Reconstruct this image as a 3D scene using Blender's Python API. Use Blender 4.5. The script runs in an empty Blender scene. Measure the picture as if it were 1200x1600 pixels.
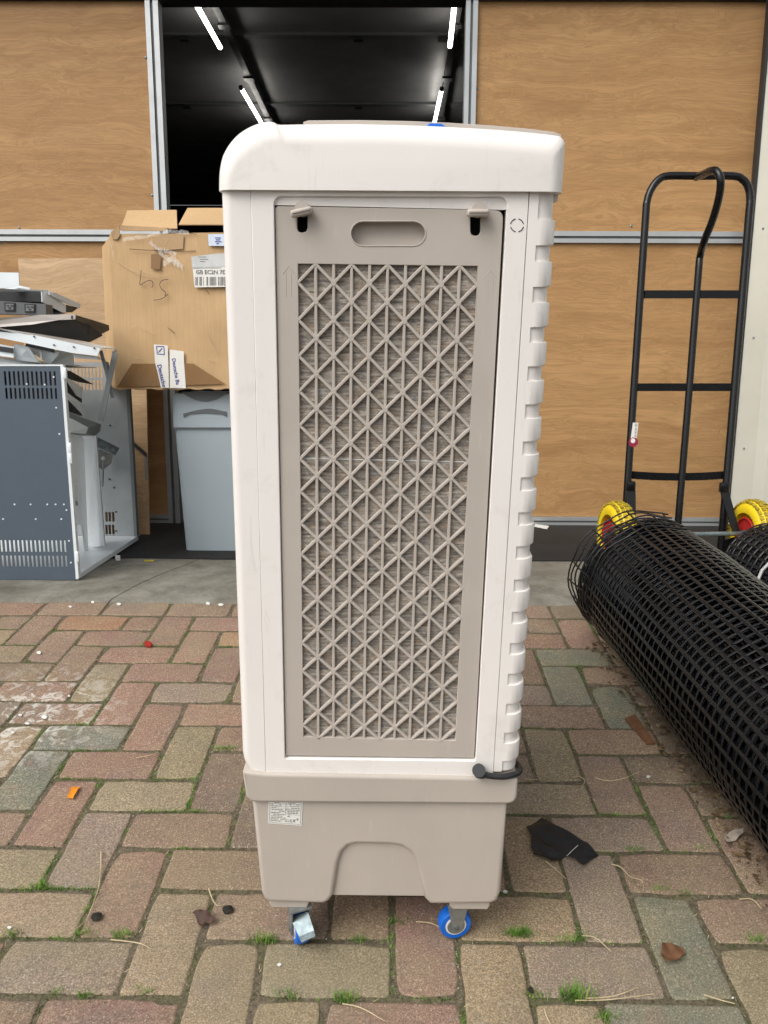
import bpy, bmesh, math, random
from mathutils import Vector, Matrix, noise
random.seed(7)
PI = math.pi
SC = bpy.context.scene
COL = SC.collection

# ------------------------------------------------------------------ camera, sky, sun, exposure
# Brick apron frame ("R"): x right, y away, z normal to the bricks.  The apron climbs 6.7 degrees
# to the kerb of the unit; world frame ("W"): z up, floor of the unit at z = 0.
SLOPE = math.radians(6.7)
KERB_Y = 1.48
M_R = (Matrix.Translation((0, KERB_Y, 0)) @ Matrix.Rotation(SLOPE, 4, 'X') @ Matrix.Translation((0, -KERB_Y, 0)))
M_W = Matrix.Identity(4)
FPX = 1195.6
yaw, pit, rol = -0.00706, 0.29515, -0.003455
CAM_R = Vector((-0.0096, -0.894, 1.0414))
cy, sy = math.cos(yaw), math.sin(yaw); cp, sp = math.cos(pit), math.sin(pit); cr, sr = math.cos(rol), math.sin(rol)
r0 = Vector((cy, -sy, 0)); y1 = Vector((sy, cy, 0)); zz = Vector((0, 0, 1))
fwd = cp * y1 - sp * zz; up0 = sp * y1 + cp * zz
right = cr * r0 - sr * up0; upv = sr * r0 + cr * up0
camM = Matrix(((right.x, upv.x, -fwd.x, CAM_R.x), (right.y, upv.y, -fwd.y, CAM_R.y), (right.z, upv.z, -fwd.z, CAM_R.z), (0, 0, 0, 1)))
cam = bpy.data.objects.new('camera', bpy.data.cameras.new('camera')); COL.objects.link(cam)
cam.matrix_world = M_R @ camM
cam.data.sensor_fit = 'VERTICAL'; cam.data.sensor_height = 36; cam.data.sensor_width = 27
cam.data.lens = FPX / 1600 * 36; cam.data.clip_start = 0.05; cam.data.clip_end = 500
SC.camera = cam

world = bpy.data.worlds.new('World'); SC.world = world; world.use_nodes = True
nt = world.node_tree; nt.nodes.clear()
wo = nt.nodes.new('ShaderNodeOutputWorld'); bg = nt.nodes.new('ShaderNodeBackground'); sk = nt.nodes.new('ShaderNodeTexSky')
SUN_EL, SUN_AZ = math.radians(46), math.radians(222)      # azimuth clockwise from +Y
sk.sky_type = 'NISHITA'; sk.sun_disc = False; sk.sun_elevation = SUN_EL; sk.sun_rotation = SUN_AZ
sk.air_density = 1.0; sk.dust_density = 4.0; sk.ozone_density = 1.0
hs = nt.nodes.new('ShaderNodeHueSaturation'); hs.inputs['Saturation'].default_value = 0.22   # white cloud cover
nt.links.new(sk.outputs[0], hs.inputs['Color']); nt.links.new(hs.outputs[0], bg.inputs[0]); nt.links.new(bg.outputs[0], wo.inputs[0])
bg.inputs[1].default_value = 0.13
sun = bpy.data.objects.new('sun', bpy.data.lights.new('sun', 'SUN')); COL.objects.link(sun)
sun.data.energy = 1.05; sun.data.angle = math.radians(42); sun.data.color = (1.0, 0.965, 0.91)
sd = Vector((math.sin(SUN_AZ) * math.cos(SUN_EL), math.cos(SUN_AZ) * math.cos(SUN_EL), math.sin(SUN_EL)))
sun.rotation_euler = sd.to_track_quat('Z', 'Y').to_euler(); sun.location = sd * 20
SC.view_settings.view_transform = 'Standard'; SC.view_settings.look = 'None'; SC.view_settings.gamma = 1
SC.view_settings.exposure = 0.55; SC.view_settings.use_curve_mapping = False

# ------------------------------------------------------------------ geometry helpers
def rayR(px, py): return (right * ((px - 600) / FPX) + upv * ((800 - py) / FPX) + fwd)
def RY(px, py, Y):
    d = rayR(px, py); return CAM_R + d * ((Y - CAM_R.y) / d.y)
def RZ(px, py, Z=0.0):
    d = rayR(px, py); return CAM_R + d * ((Z - CAM_R.z) / d.z)
R3 = M_R.to_3x3(); CAM_W = M_R @ CAM_R
def WY(px, py, Y):
    d = R3 @ rayR(px, py); return CAM_W + d * ((Y - CAM_W.y) / d.y)
def WZ(px, py, Z=0.0):
    d = R3 @ rayR(px, py); return CAM_W + d * ((Z - CAM_W.z) / d.z)

class Thing:
    def __init__(s, name, label, cat, frame, base, group=None, rotz=0):
        s.base = Vector(base); s.M = M_R if frame == 'R' else M_W
        o = bpy.data.objects.new(name, None); COL.objects.link(o); o.empty_display_size = .05
        o.matrix_world = s.M @ Matrix.Translation(s.base); s.o = o
        o['label'] = label; o['category'] = cat
        if group: o['group'] = group
    def part(s, name, me, mat, parent=None, label=None, smooth=35, stuff=False):
        if isinstance(me, bmesh.types.BMesh): me = bm2me(me, name)
        me.transform(Matrix.Translation(-s.base))
        fin(me, mat, smooth)
        o = bpy.data.objects.new(name, me); COL.objects.link(o); o.parent = parent or s.o
        if label: o['label'] = label
        if stuff: o['kind'] = 'stuff'
        return o
def bm2me(bm, name):
    bmesh.ops.recalc_face_normals(bm, faces=bm.faces)
    me = bpy.data.meshes.new(name); bm.to_mesh(me); bm.free(); return me
def fin(me, mat, smooth):
    me.materials.clear(); me.materials.append(mat)
    if smooth:
        me.shade_smooth(); me.set_sharp_from_angle(angle=math.radians(smooth))
def single(name, me, mat, label, cat, frame, base, group=None, smooth=35, kind=None):
    """a thing (or a piece of the setting) that is one mesh; mesh given in frame coordinates"""
    if isinstance(me, bmesh.types.BMesh): me = bm2me(me, name)
    base = Vector(base); me.transform(Matrix.Translation(-base)); fin(me, mat, smooth)
    o = bpy.data.objects.new(name, me); COL.objects.link(o)
    o.matrix_world = (M_R if frame == 'R' else M_W) @ Matrix.Translation(base)
    if label: o['label'] = label
    if cat: o['category'] = cat
    if group: o['group'] = group
    if kind: o['kind'] = kind
    return o

def box(bm, c, s, rot=None, bevel=0):
    n = set(bm.verts); r = bmesh.ops.create_cube(bm, size=1)['verts']
    M = Matrix.Translation(Vector(c)) @ (rot.to_4x4() if rot else Matrix.Identity(4)) @ Matrix.Diagonal((s[0], s[1], s[2], 1))
    for v in r: v.co = M @ v.co
    if bevel:
        es = list({e for v in r for e in v.link_edges})
        bmesh.ops.bevel(bm, geom=es, offset=bevel, segments=2, affect='EDGES', profile=.5)
    return bm
def bx(x0, x1, y0, y1, z0, z1, bevel=0, bm=None):
    bm = bm or bmesh.new()
    return box(bm, ((x0 + x1) / 2, (y0 + y1) / 2, (z0 + z1) / 2), (abs(x1 - x0), abs(y1 - y0), abs(z1 - z0)), None, bevel)
def tube(pts, r, n=8, bm=None, closed=False, cap=True, flat=1.0):
    """round tube through points; r a number or list"""
    bm = bm or bmesh.new(); pts = [Vector(p) for p in pts]; N = len(pts); rings = []
    t0 = (pts[1] - pts[0]).normalized()
    ref = Vector((0, 0, 1)) if abs(t0.z) < .9 else Vector((0, 1, 0))
    u = t0.cross(ref).normalized()
    for i, p in enumerate(pts):
        if closed: t = (pts[(i + 1) % N] - pts[i - 1]).normalized()
        else: t = (pts[min(i + 1, N - 1)] - pts[max(i - 1, 0)]).normalized()
        u = (u - t * u.dot(t)); u = u.normalized() if u.length > 1e-6 else t.orthogonal().normalized()
        w = t.cross(u); rr = r[i] if isinstance(r, (list, tuple)) else r
        rings.append([bm.verts.new(p + (u * math.cos(2 * PI * k / n) * flat + w * math.sin(2 * PI * k / n)) * rr) for k in range(n)])
    for i in range(N if closed else N - 1):
        a, b = rings[i], rings[(i + 1) % N]
        for k in range(n): bm.faces.new((a[k], a[(k + 1) % n], b[(k + 1) % n], b[k]))
    if cap and not closed: bm.faces.new(rings[0]); bm.faces.new(rings[-1])
    return bm
def smooth_path(pts, n=6):
    """Catmull-Rom through points"""
    P = [Vector(p) for p in pts]; out = []
    for i in range(len(P) - 1):
        a = P[max(i - 1, 0)]; b = P[i]; c = P[i + 1]; d = P[min(i + 2, len(P) - 1)]
        for k in range(n):
            t = k / n
            out.append(.5 * ((2 * b) + (c - a) * t + (2 * a - 5 * b + 4 * c - d) * t * t + (3 * b - a - 3 * c + d) * t ** 3))
    out.append(P[-1]); return out
def poly(pts, thick, bm=None, dirv=None):
    """planar polygon of 3D points extruded by thick along its normal away from camera (+y)"""
    bm = bm or bmesh.new(); pts = [Vector(p) for p in pts]
    nrm = Vector((0, 0, 0))
    for i in range(len(pts)): nrm += (pts[i]).cross(pts[(i + 1) % len(pts)])
    nrm.normalize()
    if nrm.y < 0: nrm = -nrm
    if dirv is not None: nrm = Vector(dirv)
    a = [bm.verts.new(p) for p in pts]; b = [bm.verts.new(p + nrm * thick) for p in pts]
    bm.faces.new(a); bm.faces.new(b[::-1]); n = len(a)
    for i in range(n): bm.faces.new((a[i], b[i], b[(i + 1) % n], a[(i + 1) % n]))
    return bm
def plate(outer, holes, y0, y1, bevel=0.0, res=2):
    """polygon(s) in the x-z plane given as (x, z), extruded from y0 (front) to y1 (back), edges rounded"""
    cu = bpy.data.curves.new('tmp', 'CURVE'); cu.dimensions = '2D'; cu.fill_mode = 'BOTH'
    for ring in [outer] + list(holes):
        sp_ = cu.splines.new('POLY'); sp_.points.add(len(ring) - 1); sp_.use_cyclic_u = True
        for p, q in zip(sp_.points, ring): p.co = (q[0], q[1], 0, 1)
    t = abs(y1 - y0); cu.extrude = max(t / 2 - bevel, 0); cu.bevel_depth = bevel; cu.bevel_resolution = res; cu.offset = -bevel
    ob = bpy.data.objects.new('tmp', cu); me = bpy.data.meshes.new_from_object(ob)
    m = Matrix(((1, 0, 0, 0), (0, 0, -1, (y0 + y1) / 2), (0, 1, 0, 0), (0, 0, 0, 1)))
    me.transform(m); bpy.data.objects.remove(ob); bpy.data.curves.remove(cu)
    return me
def roundpoly(pts, radii, n=6):
    """round the corners of a 2D polygon"""
    out = []; N = len(pts)
    if not isinstance(radii, (list, tuple)): radii = [radii] * N
    for i in range(N):
        p = Vector(pts[i]).to_2d(); a = Vector(pts[i - 1]).to_2d(); b = Vector(pts[(i + 1) % N]).to_2d(); r = radii[i]
        if r <= 0: out.append((p.x, p.y)); continue
        u = (a - p).normalized(); v = (b - p).normalized()
        r_ = min(r, (a - p).length * .49, (b - p).length * .49)
        A = p + u * r_; B = p + v * r_
        for k in range(n + 1):
            t = k / n; q = A * (1 - t) ** 2 + p * 2 * t * (1 - t) + B * t * t; q = q * .75 + ((A * (1 - t) + B * t)) * 0 + q * .25
            out.append((q.x, q.y))
    return out
def join_me(mes):
    bm = bmesh.new()
    for m in mes: bm.from_mesh(m) if isinstance(m, bpy.types.Mesh) else None
    return bm
def text_me(s, size, align='LEFT'):
    cu = bpy.data.curves.new('t', 'FONT'); cu.body = s; cu.size = size; cu.align_x = align; cu.extrude = 0.00015; cu.offset = size * .012
    cu.resolution_u = 3
    ob = bpy.data.objects.new('t', cu); me = bpy.data.meshes.new_from_object(ob)
    bpy.data.objects.remove(ob); bpy.data.curves.remove(cu); return me
def face_text(s, size, at, ang=0, shear=0):
    """text lying in an x-z plane facing the camera (-y)"""
    me = text_me(s, size)
    me.transform(Matrix.Translation(Vector(at)) @ Matrix.Rotation(ang, 4, 'Y') @ Matrix.Rotation(PI / 2, 4, 'X'))
    return me

# ------------------------------------------------------------------ materials
def srgb(r, g, b):
    f = lambda c: (c / 255 / 12.92) if c / 255 <= .04045 else ((c / 255 + .055) / 1.055) ** 2.4
    return (f(r), f(g), f(b), 1)
class NB:
    def __init__(s, name):
        s.m = bpy.data.materials.new(name); s.m.use_nodes = True; s.t = s.m.node_tree; s.n = s.t.nodes
        s.b = s.n['Principled BSDF']; s.tc = None
    def add(s, typ, **kw):
        n = s.n.new(typ)
        for k, v in kw.items(): setattr(n, k, v)
        return n
    def link(s, a, b): s.t.links.new(a, b)
    def co(s, kind='Object', scale=(1, 1, 1), rot=(0, 0, 0), perobj=False):
        tc = s.add('ShaderNodeTexCoord'); mp = s.add('ShaderNodeMapping')
        mp.inputs['Scale'].default_value = scale; mp.inputs['Rotation'].default_value = rot
        s.link(tc.outputs[kind], mp.inputs['Vector'])
        if perobj:
            oi = s.add('ShaderNodeObjectInfo'); mu = s.add('ShaderNodeMath', operation='MULTIPLY'); mu.inputs[1].default_value = 37
            s.link(oi.outputs['Random'], mu.inputs[0]); s.link(mu.outputs[0], mp.inputs['Location'])
        return mp.outputs[0]
    def noise(s, vec, scale, detail=4, rough=.5, dist=0):
        n = s.add('ShaderNodeTexNoise'); n.inputs['Scale'].default_value = scale; n.inputs['Detail'].default_value = detail
        n.inputs['Roughness'].default_value = rough; n.inputs['Distortion'].default_value = dist; s.link(vec, n.inputs['Vector']); return n
    def ramp(s, fac, stops, interp='LINEAR'):
        r = s.add('ShaderNodeValToRGB'); r.color_ramp.interpolation = interp; e = r.color_ramp.elements
        while len(e) < len(stops): e.new(.5)
        for el, (p, c) in zip(e, stops): el.position = p; el.color = c if len(c) == 4 else (*c, 1)
        s.link(fac, r.inputs[0]); return r.outputs[0]
    def mix(s, fac, a, b, mode='MIX'):
        m = s.add('ShaderNodeMix', data_type='RGBA', blend_type=mode)
        if isinstance(fac, (int, float)): m.inputs[0].default_value = fac
        else: s.link(fac, m.inputs[0])
        for i, v in ((6, a), (7, b)):
            if isinstance(v, tuple): m.inputs[i].default_value = v if len(v) == 4 else (*v, 1)
            else: s.link(v, m.inputs[i])
        return m.outputs[2]
    def bump(s, h, strength, dist=.001, prev=None):
        b = s.add('ShaderNodeBump'); b.inputs['Strength'].default_value = strength; b.inputs['Distance'].default_value = dist
        s.link(h, b.inputs['Height'])
        if prev: s.link(prev, b.inputs['Normal'])
        s.link(b.outputs[0], s.b.inputs['Normal']); return b.outputs[0]
    def set(s, col=None, rough=None, metal=None, spec=None):
        if col is not None:
            if isinstance(col, tuple): s.b.inputs['Base Color'].default_value = col if len(col) == 4 else (*col, 1)
            else: s.link(col, s.b.inputs['Base Color'])
        if rough is not None:
            if isinstance(rough, (int, float)): s.b.inputs['Roughness'].default_value = rough
            else: s.link(rough, s.b.inputs['Roughness'])
        if metal is not None: s.b.inputs['Metallic'].default_value = metal
        if spec is not None: s.b.inputs['Specular IOR Level'].default_value = spec
        return s.m
G = lambda v: (v, v, v, 1)

def m_plain(name, col, rough=.5, metal=0, var=.12, scale=8, bump=0, bscale=200, spec=.5):
    b = NB(name); v = b.co(); n = b.noise(v, scale, 5, .6)
    c = b.mix(b.ramp(n.outputs[0], [(.3, G(1 - var)), (.7, G(1 + var * .4))]), G(0), col if len(col) == 4 else (*col, 1), 'MIX') if False else \
        b.mix(1.0, col if len(col) == 4 else (*col, 1), b.ramp(n.outputs[0], [(.3, G(1 - var)), (.7, G(1))]), 'MULTIPLY')
    rr = b.ramp(n.outputs[0], [(.3, G(min(1, rough + .1))), (.7, G(max(.05, rough - .05)))])
    if bump: b.bump(b.noise(v, bscale, 3).outputs[0], bump, .0005)
    return b.set(c, rr, metal, spec)

def m_white_plastic():
    b = NB('white_plastic'); v = b.co()
    big = b.noise(v, 3.5, 5, .6); sm = b.noise(v, 60, 4, .7)
    c = b.mix(b.ramp(big.outputs[0], [(.35, G(0)), (.75, G(1))]), (.81, .775, .735), (.775, .735, .695))
    st = b.noise(b.co(scale=(60, 60, 9), rot=(0, .5, .3)), 1.0, 6, .7, .6)           # scuffs
    c = b.mix(b.ramp(st.outputs[0], [(.60, G(0)), (.74, G(.38))]), c, (.54, .52, .49))
    dirt = b.noise(v, 11, 6, .75, .4)
    c = b.mix(b.ramp(dirt.outputs[0], [(.55, G(0)), (.75, G(.34))]), c, (.52, .47, .40))
    b.bump(b.noise(v, 900, 2).outputs[0], .06, .0004)
    wv = b.noise(v, 4, 2)
    return b.set(c, b.ramp(sm.outputs[0], [(.3, G(.46)), (.7, G(.34))]), 0, .4)
def m_taupe():
    b = NB('taupe_plastic'); v = b.co()
    big = b.noise(v, 6, 5, .6, .5)
    c = b.mix(b.ramp(big.outputs[0], [(.35, G(0)), (.7, G(1))]), (.475, .425, .372), (.43, .385, .337))
    st = b.noise(b.co(scale=(90, 90, 14), rot=(.1, .8, .2)), 1.0, 6, .7)
    c = b.mix(b.ramp(st.outputs[0], [(.60, G(0)), (.76, G(.35))]), c, (.60, .56, .50))
    b.bump(b.noise(v, 1200, 2).outputs[0], .10, .0004)
    return b.set(c, b.ramp(big.outputs[0], [(.3, G(.42)), (.7, G(.52))]), 0, .4)
def m_ply(name, a, c2, seedrot=0, dark=1.0):
    b = NB(name); v = b.co(scale=(1, 1, 1), perobj=True)
    # warped growth figure, grain running along x
    w = b.noise(v, 1.3, 3, .5, .3)
    mp = b.add('ShaderNodeMapping'); mp.inputs['Scale'].default_value = (.7, .7, 5.5); b.link(v, mp.inputs['Vector'])
    ad = b.add('ShaderNodeVectorMath', operation='MULTIPLY_ADD'); ad.inputs[1].default_value = (1.2, 1.2, 1.2)
    b.link(w.outputs['Color'], ad.inputs[0]); b.link(mp.outputs[0], ad.inputs[2])
    fig = b.noise(ad.outputs[0], 1.6, 6, .62, 1.1)
    mp2 = b.add('ShaderNodeMapping'); mp2.inputs['Scale'].default_value = (5, 5, 130); b.link(v, mp2.inputs['Vector'])
    fine = b.noise(mp2.outputs[0], 1.6, 4, .7, .5)
    mp3 = b.add('ShaderNodeMapping'); mp3.inputs['Scale'].default_value = (.8, .8, 20); b.link(v, mp3.inputs['Vector'])
    ad3 = b.add('ShaderNodeVectorMath', operation='MULTIPLY_ADD'); ad3.inputs[1].default_value = (5, 5, 5)
    b.link(w.outputs['Color'], ad3.inputs[0]); b.link(mp3.outputs[0], ad3.inputs[2])
    band = b.noise(ad3.outputs[0], 1.0, 5, .6, 1.6)
    c = b.mix(b.ramp(fig.outputs[0], [(.32, G(0)), (.50, G(.5)), (.68, G(1))]), a, c2)
    c = b.mix(b.ramp(band.outputs[0], [(.40, G(0)), (.49, G(.42)), (.53, G(0)), (.60, G(.32)), (.66, G(.05))]), c, tuple(x * .62 for x in a[:3]))
    c = b.mix(1.0, c, b.ramp(fine.outputs[0], [(.25, G(.84)), (.7, G(1.04))]), 'MULTIPLY')
    vo = b.add('ShaderNodeTexVoronoi'); vo.inputs['Scale'].default_value = 1.0
    mp4 = b.add('ShaderNodeMapping'); mp4.inputs['Scale'].default_value = (1.4, 1.4, 2.6); b.link(v, mp4.inputs['Vector']); b.link(mp4.outputs[0], vo.inputs['Vector'])
    c = b.mix(b.ramp(vo.outputs['Distance'], [(.012, G(.75)), (.03, G(0))]), c, tuple(x * .25 for x in a[:3]))
    st = b.noise(v, 2.2, 5, .6)
    c = b.mix(b.ramp(st.outputs[0], [(.55, G(0)), (.8, G(.35))]), c, tuple(x * .7 for x in a[:3]))
    b.bump(fine.outputs[0], .12, .0006)
    return b.set(c, .6, 0, .3)
def m_brick():
    b = NB('paving_brick'); v = b.co('Object', perobj=True); oi = b.add('ShaderNodeObjectInfo')
    n1 = b.noise(v, 11, 6, .7, .4); n2 = b.noise(v, 140, 7, .85); n3 = b.noise(v, 260, 4, .7)
    c = b.mix(b.ramp(n1.outputs[0], [(.38, G(0)), (.66, G(.50))]), oi.outputs['Color'], (.30, .235, .145))
    n4 = b.noise(v, 7, 5, .65, .5)
    c = b.mix(b.ramp(n4.outputs[0], [(.52, G(0)), (.72, G(.50))]), c, (.165, .135, .12))
    n7b = b.noise(v, 19, 5, .7)
    c = b.mix(b.ramp(n7b.outputs[0], [(.56, G(0)), (.72, G(.45))]), c, (.25, .145, .115))
    hz = b.add('ShaderNodeHueSaturation'); hz.inputs['Saturation'].default_value = 1.0
    c = b.mix(1.0, c, b.ramp(n2.outputs[0], [(.25, G(.38)), (.42, G(.85)), (.58, G(1.12)), (.76, G(1.95))]), 'MULTIPLY')
    n9 = b.noise(v, 380, 3, .7)
    c = b.mix(1.0, c, b.ramp(n9.outputs[0], [(.32, G(.55)), (.5, G(1.0)), (.66, G(1.65))]), 'MULTIPLY')
    c = b.mix(b.ramp(n3.outputs[0], [(.60, G(0)), (.70, G(.55))]), c, (.58, .47, .33))
    c = b.mix(b.ramp(n3.outputs[0], [(.30, G(.6)), (.38, G(0))]), c, (.06, .05, .045))
    for sc_v, ch, p0_, colr in ((230, 0, .70, (.60, .50, .36)), (170, 1, .88, (.56, .52, .44)), (180, 2, .86, (.09, .08, .075)), (90, 0, .95, (.30, .30, .31))):
        vo = b.add('ShaderNodeTexVoronoi'); vo.inputs['Scale'].default_value = sc_v; b.link(v, vo.inputs['Vector'])
        vr = b.add('ShaderNodeSeparateColor'); b.link(vo.outputs['Color'], vr.inputs[0]); mm = b.add('ShaderNodeMath', operation='MULTIPLY')
        b.link(b.ramp(vo.outputs['Distance'], [(.18, G(1)), (.34, G(0))]), mm.inputs[0]); b.link(b.ramp(vr.outputs[ch], [(p0_, G(0)), (p0_ + .05, G(.5))]), mm.inputs[1])
        c = b.mix(mm.outputs[0], c, colr)
    # worn film / lichen in ramp coordinates
    geo = b.add('ShaderNodeNewGeometry'); mp = b.add('ShaderNodeMapping'); b.link(geo.outputs['Position'], mp.inputs['Vector'])
    n5 = b.noise(mp.outputs[0], 2.2, 5, .6)
    c = b.mix(b.ramp(n5.outputs[0], [(.46, G(0)), (.70, G(.42))]), c, (.205, .185, .118))
    n6 = b.noise(mp.outputs[0], 23, 6, .7, .6)
    c = b.mix(b.ramp(n6.outputs[0], [(.67, G(0)), (.72, G(.3))]), c, (.45, .42, .36))
    # white splashes of lime near the left
    vm = b.add('ShaderNodeVectorMath', operation='DISTANCE'); p = M_R @ RZ(30, 1120); vm.inputs[1].default_value = p
    b.link(geo.outputs['Position'], vm.inputs[0])
    n7 = b.noise(mp.outputs[0], 34, 6, .65, .8)
    m3 = b.add('ShaderNodeMath', operation='MULTIPLY'); b.link(b.ramp(vm.outputs['Value'], [(.03, G(1)), (.30, G(0))]), m3.inputs[0])
    b.link(b.ramp(n7.outputs[0], [(.49, G(0)), (.60, G(1))]), m3.inputs[1])
    c = b.mix(m3.outputs[0], c, (.62, .60, .54))
    nb = b.bump(n2.outputs[0], .8, .0016)
    b.bump(n1.outputs[0], .4, .002, nb)
    return b.set(c, .88, 0, .25)
def m_bed():
    b = NB('mossy_joint_sand'); v = b.co(); n1 = b.noise(v, 7, 5, .6); n2 = b.noise(v, 160, 5, .7); n3 = b.noise(v, 26, 4, .6)
    c = b.mix(b.ramp(n1.outputs[0], [(.38, G(0)), (.6, G(1))]), (.15, .12, .088), (.125, .112, .066))
    c = b.mix(b.ramp(n3.outputs[0], [(.54, G(0)), (.66, G(.7))]), c, (.095, .105, .042))
    c = b.mix(1.0, c, b.ramp(n2.outputs[0], [(.25, G(.3)), (.72, G(1.6))]), 'MULTIPLY')
    b.bump(n2.outputs[0], 1, .004)
    return b.set(c, .95, 0, .15)
def m_concrete():
    b = NB('weathered_concrete'); v = b.co(); n1 = b.noise(v, 2.6, 6, .65, .3); n2 = b.noise(v, 90, 5, .7); n3 = b.noise(v, 9, 6, .6, .5)
    c = b.mix(b.ramp(n1.outputs[0], [(.36, G(0)), (.64, G(1))]), (.135, .125, .098), (.27, .26, .22))
    c = b.mix(b.ramp(n3.outputs[0], [(.5, G(0)), (.72, G(.65))]), c, (.085, .078, .062))
    c = b.mix(1.0, c, b.ramp(n2.outputs[0], [(.25, G(.78)), (.75, G(1.12))]), 'MULTIPLY')
    b.bump(n2.outputs[0], .35, .0015)
    return b.set(c, .85, 0, .25)
def m_filter():
    b = NB('filter_pad_paper'); 
    v1 = b.co(scale=(22, 1, 300)); v2 = b.co(scale=(190, 1, 420)); v3 = b.co(scale=(5, 1, 26)); v4 = b.co(scale=(70, 1, 85))
    l1 = b.noise(v1, 1, 5, .7); l2 = b.noise(v2, 1, 4, .75); l3 = b.noise(v3, 1, 4, .6); l4 = b.noise(v4, 1, 3, .6)
    c = b.ramp(l1.outputs[0], [(.36, (.17, .155, .14)), (.5, (.34, .305, .26)), (.64, (.52, .48, .42))])
    c = b.mix(b.ramp(l4.outputs[0], [(.50, G(0)), (.66, G(.42))]), c, (.36, .25, .16))
    c = b.mix(b.ramp(l4.outputs[0], [(.30, G(.4)), (.42, G(0))]), c, (.21, .23, .26))
    c = b.mix(1.0, c, b.ramp(l2.outputs[0], [(.3, G(.55)), (.7, G(1.35))]), 'MULTIPLY')
    c = b.mix(1.0, c, b.ramp(l3.outputs[0], [(.3, G(.8)), (.7, G(1.1))]), 'MULTIPLY')
    b.bump(l1.outputs[0], .8, .003)
    return b.set(c, .9, 0, .1)
def m_card(name='corrugated_cardboard', base=(.56, .375, .20)):
    b = NB(name); v = b.co(); n = b.noise(v, 5, 5, .6); 
    fl = b.noise(b.co(scale=(190, 190, 5)), 1, 2, .5)
    c = b.mix(b.ramp(n.outputs[0], [(.35, G(0)), (.7, G(1))]), (*base, 1), tuple(x * .86 for x in base) + (1,))
    c = b.mix(1.0, c, b.ramp(fl.outputs[0], [(.3, G(.94)), (.7, G(1.03))]), 'MULTIPLY')
    n8 = b.noise(v, 26, 6, .7)
    c = b.mix(b.ramp(n8.outputs[0], [(.62, G(0)), (.72, G(.3))]), c, (.66, .50, .31))
    nb = b.bump(fl.outputs[0], .25, .001); b.bump(b.noise(v, 7, 4).outputs[0], .35, .01, nb)
    return b.set(c, .8, 0, .2)
def m_speckle(name, base, var, rough, scale=40, metal=0, streak=None, bump=.2):
    b = NB(name); v = b.co(); n = b.noise(v, scale, 6, .65); n2 = b.noise(v, 4, 5, .6)
    c = b.mix(1.0, (*base, 1), b.ramp(n.outputs[0], [(.3, G(1 - var)), (.7, G(1 + var * .5))]), 'MULTIPLY')
    c = b.mix(1.0, c, b.ramp(n2.outputs[0], [(.3, G(1 - var)), (.7, G(1.05))]), 'MULTIPLY')
    b.bump(n.outputs[0], bump, .001)
    return b.set(c, b.ramp(n2.outputs[0], [(.3, G(rough)), (.7, G(min(1, rough + .15)))]), metal, .4)

WHITE = m_white_plastic(); TAUPE = m_taupe(); FILTER = m_filter()
PLYA = m_ply('plywood_golden', (.375, .205, .082, 1), (.50, .295, .128, 1))
PLYB = m_ply('plywood_leaning', (.42, .27, .14, 1), (.55, .38, .22, 1))
ALU = m_plain('brushed_aluminium', (.50, .52, .52), .38, .55, .15, 12)
ALUD = m_plain('aluminium_groove', (.16, .17, .17), .5, .4, .15, 12)
BRICK = m_brick(); BED = m_bed(); CONC = m_concrete(); CARD = m_card()
CARDIN = m_card('cardboard_edge', (.42, .28, .15))
MAT = m_speckle('black_rubber_mat', (.022, .021, .020), .5, .75, 60, bump=.5)
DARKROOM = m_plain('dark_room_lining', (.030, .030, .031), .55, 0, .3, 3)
CEIL = m_plain('dark_ceiling_board', (.21, .21, .215), .4, 0, .3, 3)
BLACKP = m_plain('black_painted_steel', (.006, .006, .007), .25, 0, .2, 20, spec=.35)
GRID = m_plain('black_mesh_plastic', (.0035, .0038, .0050), .34, 0, .25, 30, spec=.5)
CORE = m_plain('wound_mesh_core', (.003, .003, .004), .6, 0, .2, 30, spec=.2)
GRID.node_tree.nodes['Principled BSDF'].inputs['Coat Weight'].default_value = .3; GRID.node_tree.nodes['Principled BSDF'].inputs['Coat Roughness'].default_value = .10
YEL = m_plain('yellow_rubber', (.80, .58, .012), .5, 0, .12, 30)
REDP = m_plain('red_plastic', (.42, .018, .014), .45, 0, .3, 25)
TREAD = m_speckle('worn_yellow_tread', (.55, .41, .035), .55, .6, 35)
ZINC = m_plain('zinc_plate', (.27, .33, .35), .3, .75, .5, 60)
ZINCD = m_plain('zinc_dull', (.34, .36, .36), .4, .6, .3, 60)
BLUE = m_plain('blue_urethane', (.006, .14, .62), .35)
CREAM = m_plain('cream_painted_steel', (.60, .585, .50), .45, 0, .12, 3, .1, 60)
SLATE = m_plain('slate_blue_steel', (.088, .115, .148), .38, .15, .18, 5, spec=.5)
PALE = m_plain('pale_grey_steel', (.74, .79, .81), .36, .08, .12, 6)
BRIGHT = m_plain('bright_white_steel', (.80, .84, .86), .35, .05, .1, 6)
MIDL = m_plain('plain_grey_steel', (.44, .47, .48), .42, .1, .25, 7)  # grey between the pale and mid steel, for the back panel
GREYM = m_plain('mid_grey_steel', (.25, .27, .27), .42, .2, .2, 8)
BEIGE = m_plain('beige_grey_steel', (.52, .48, .44), .42, .1, .25, 6)
BROWNM = m_plain('brown_backing', (.085, .062, .040), .7, 0, .3, 10)
BIN = m_plain('grey_bin_plastic', (.36, .42, .455), .45, 0, .1, 4, .1, 300)
DKPL = m_plain('dark_plastic', (.02, .021, .023), .45)
PAPER = m_plain('label_paper', (.78, .77, .72), .55, 0, .08, 20)
PAPERG = m_plain('label_plastic_sleeve', (.62, .63, .62), .3, 0, .2, 30)
INK = m_plain('black_ink', (.03, .03, .035), .6)
INKG = m_plain('grey_ink', (.16, .16, .15), .6)
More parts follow.
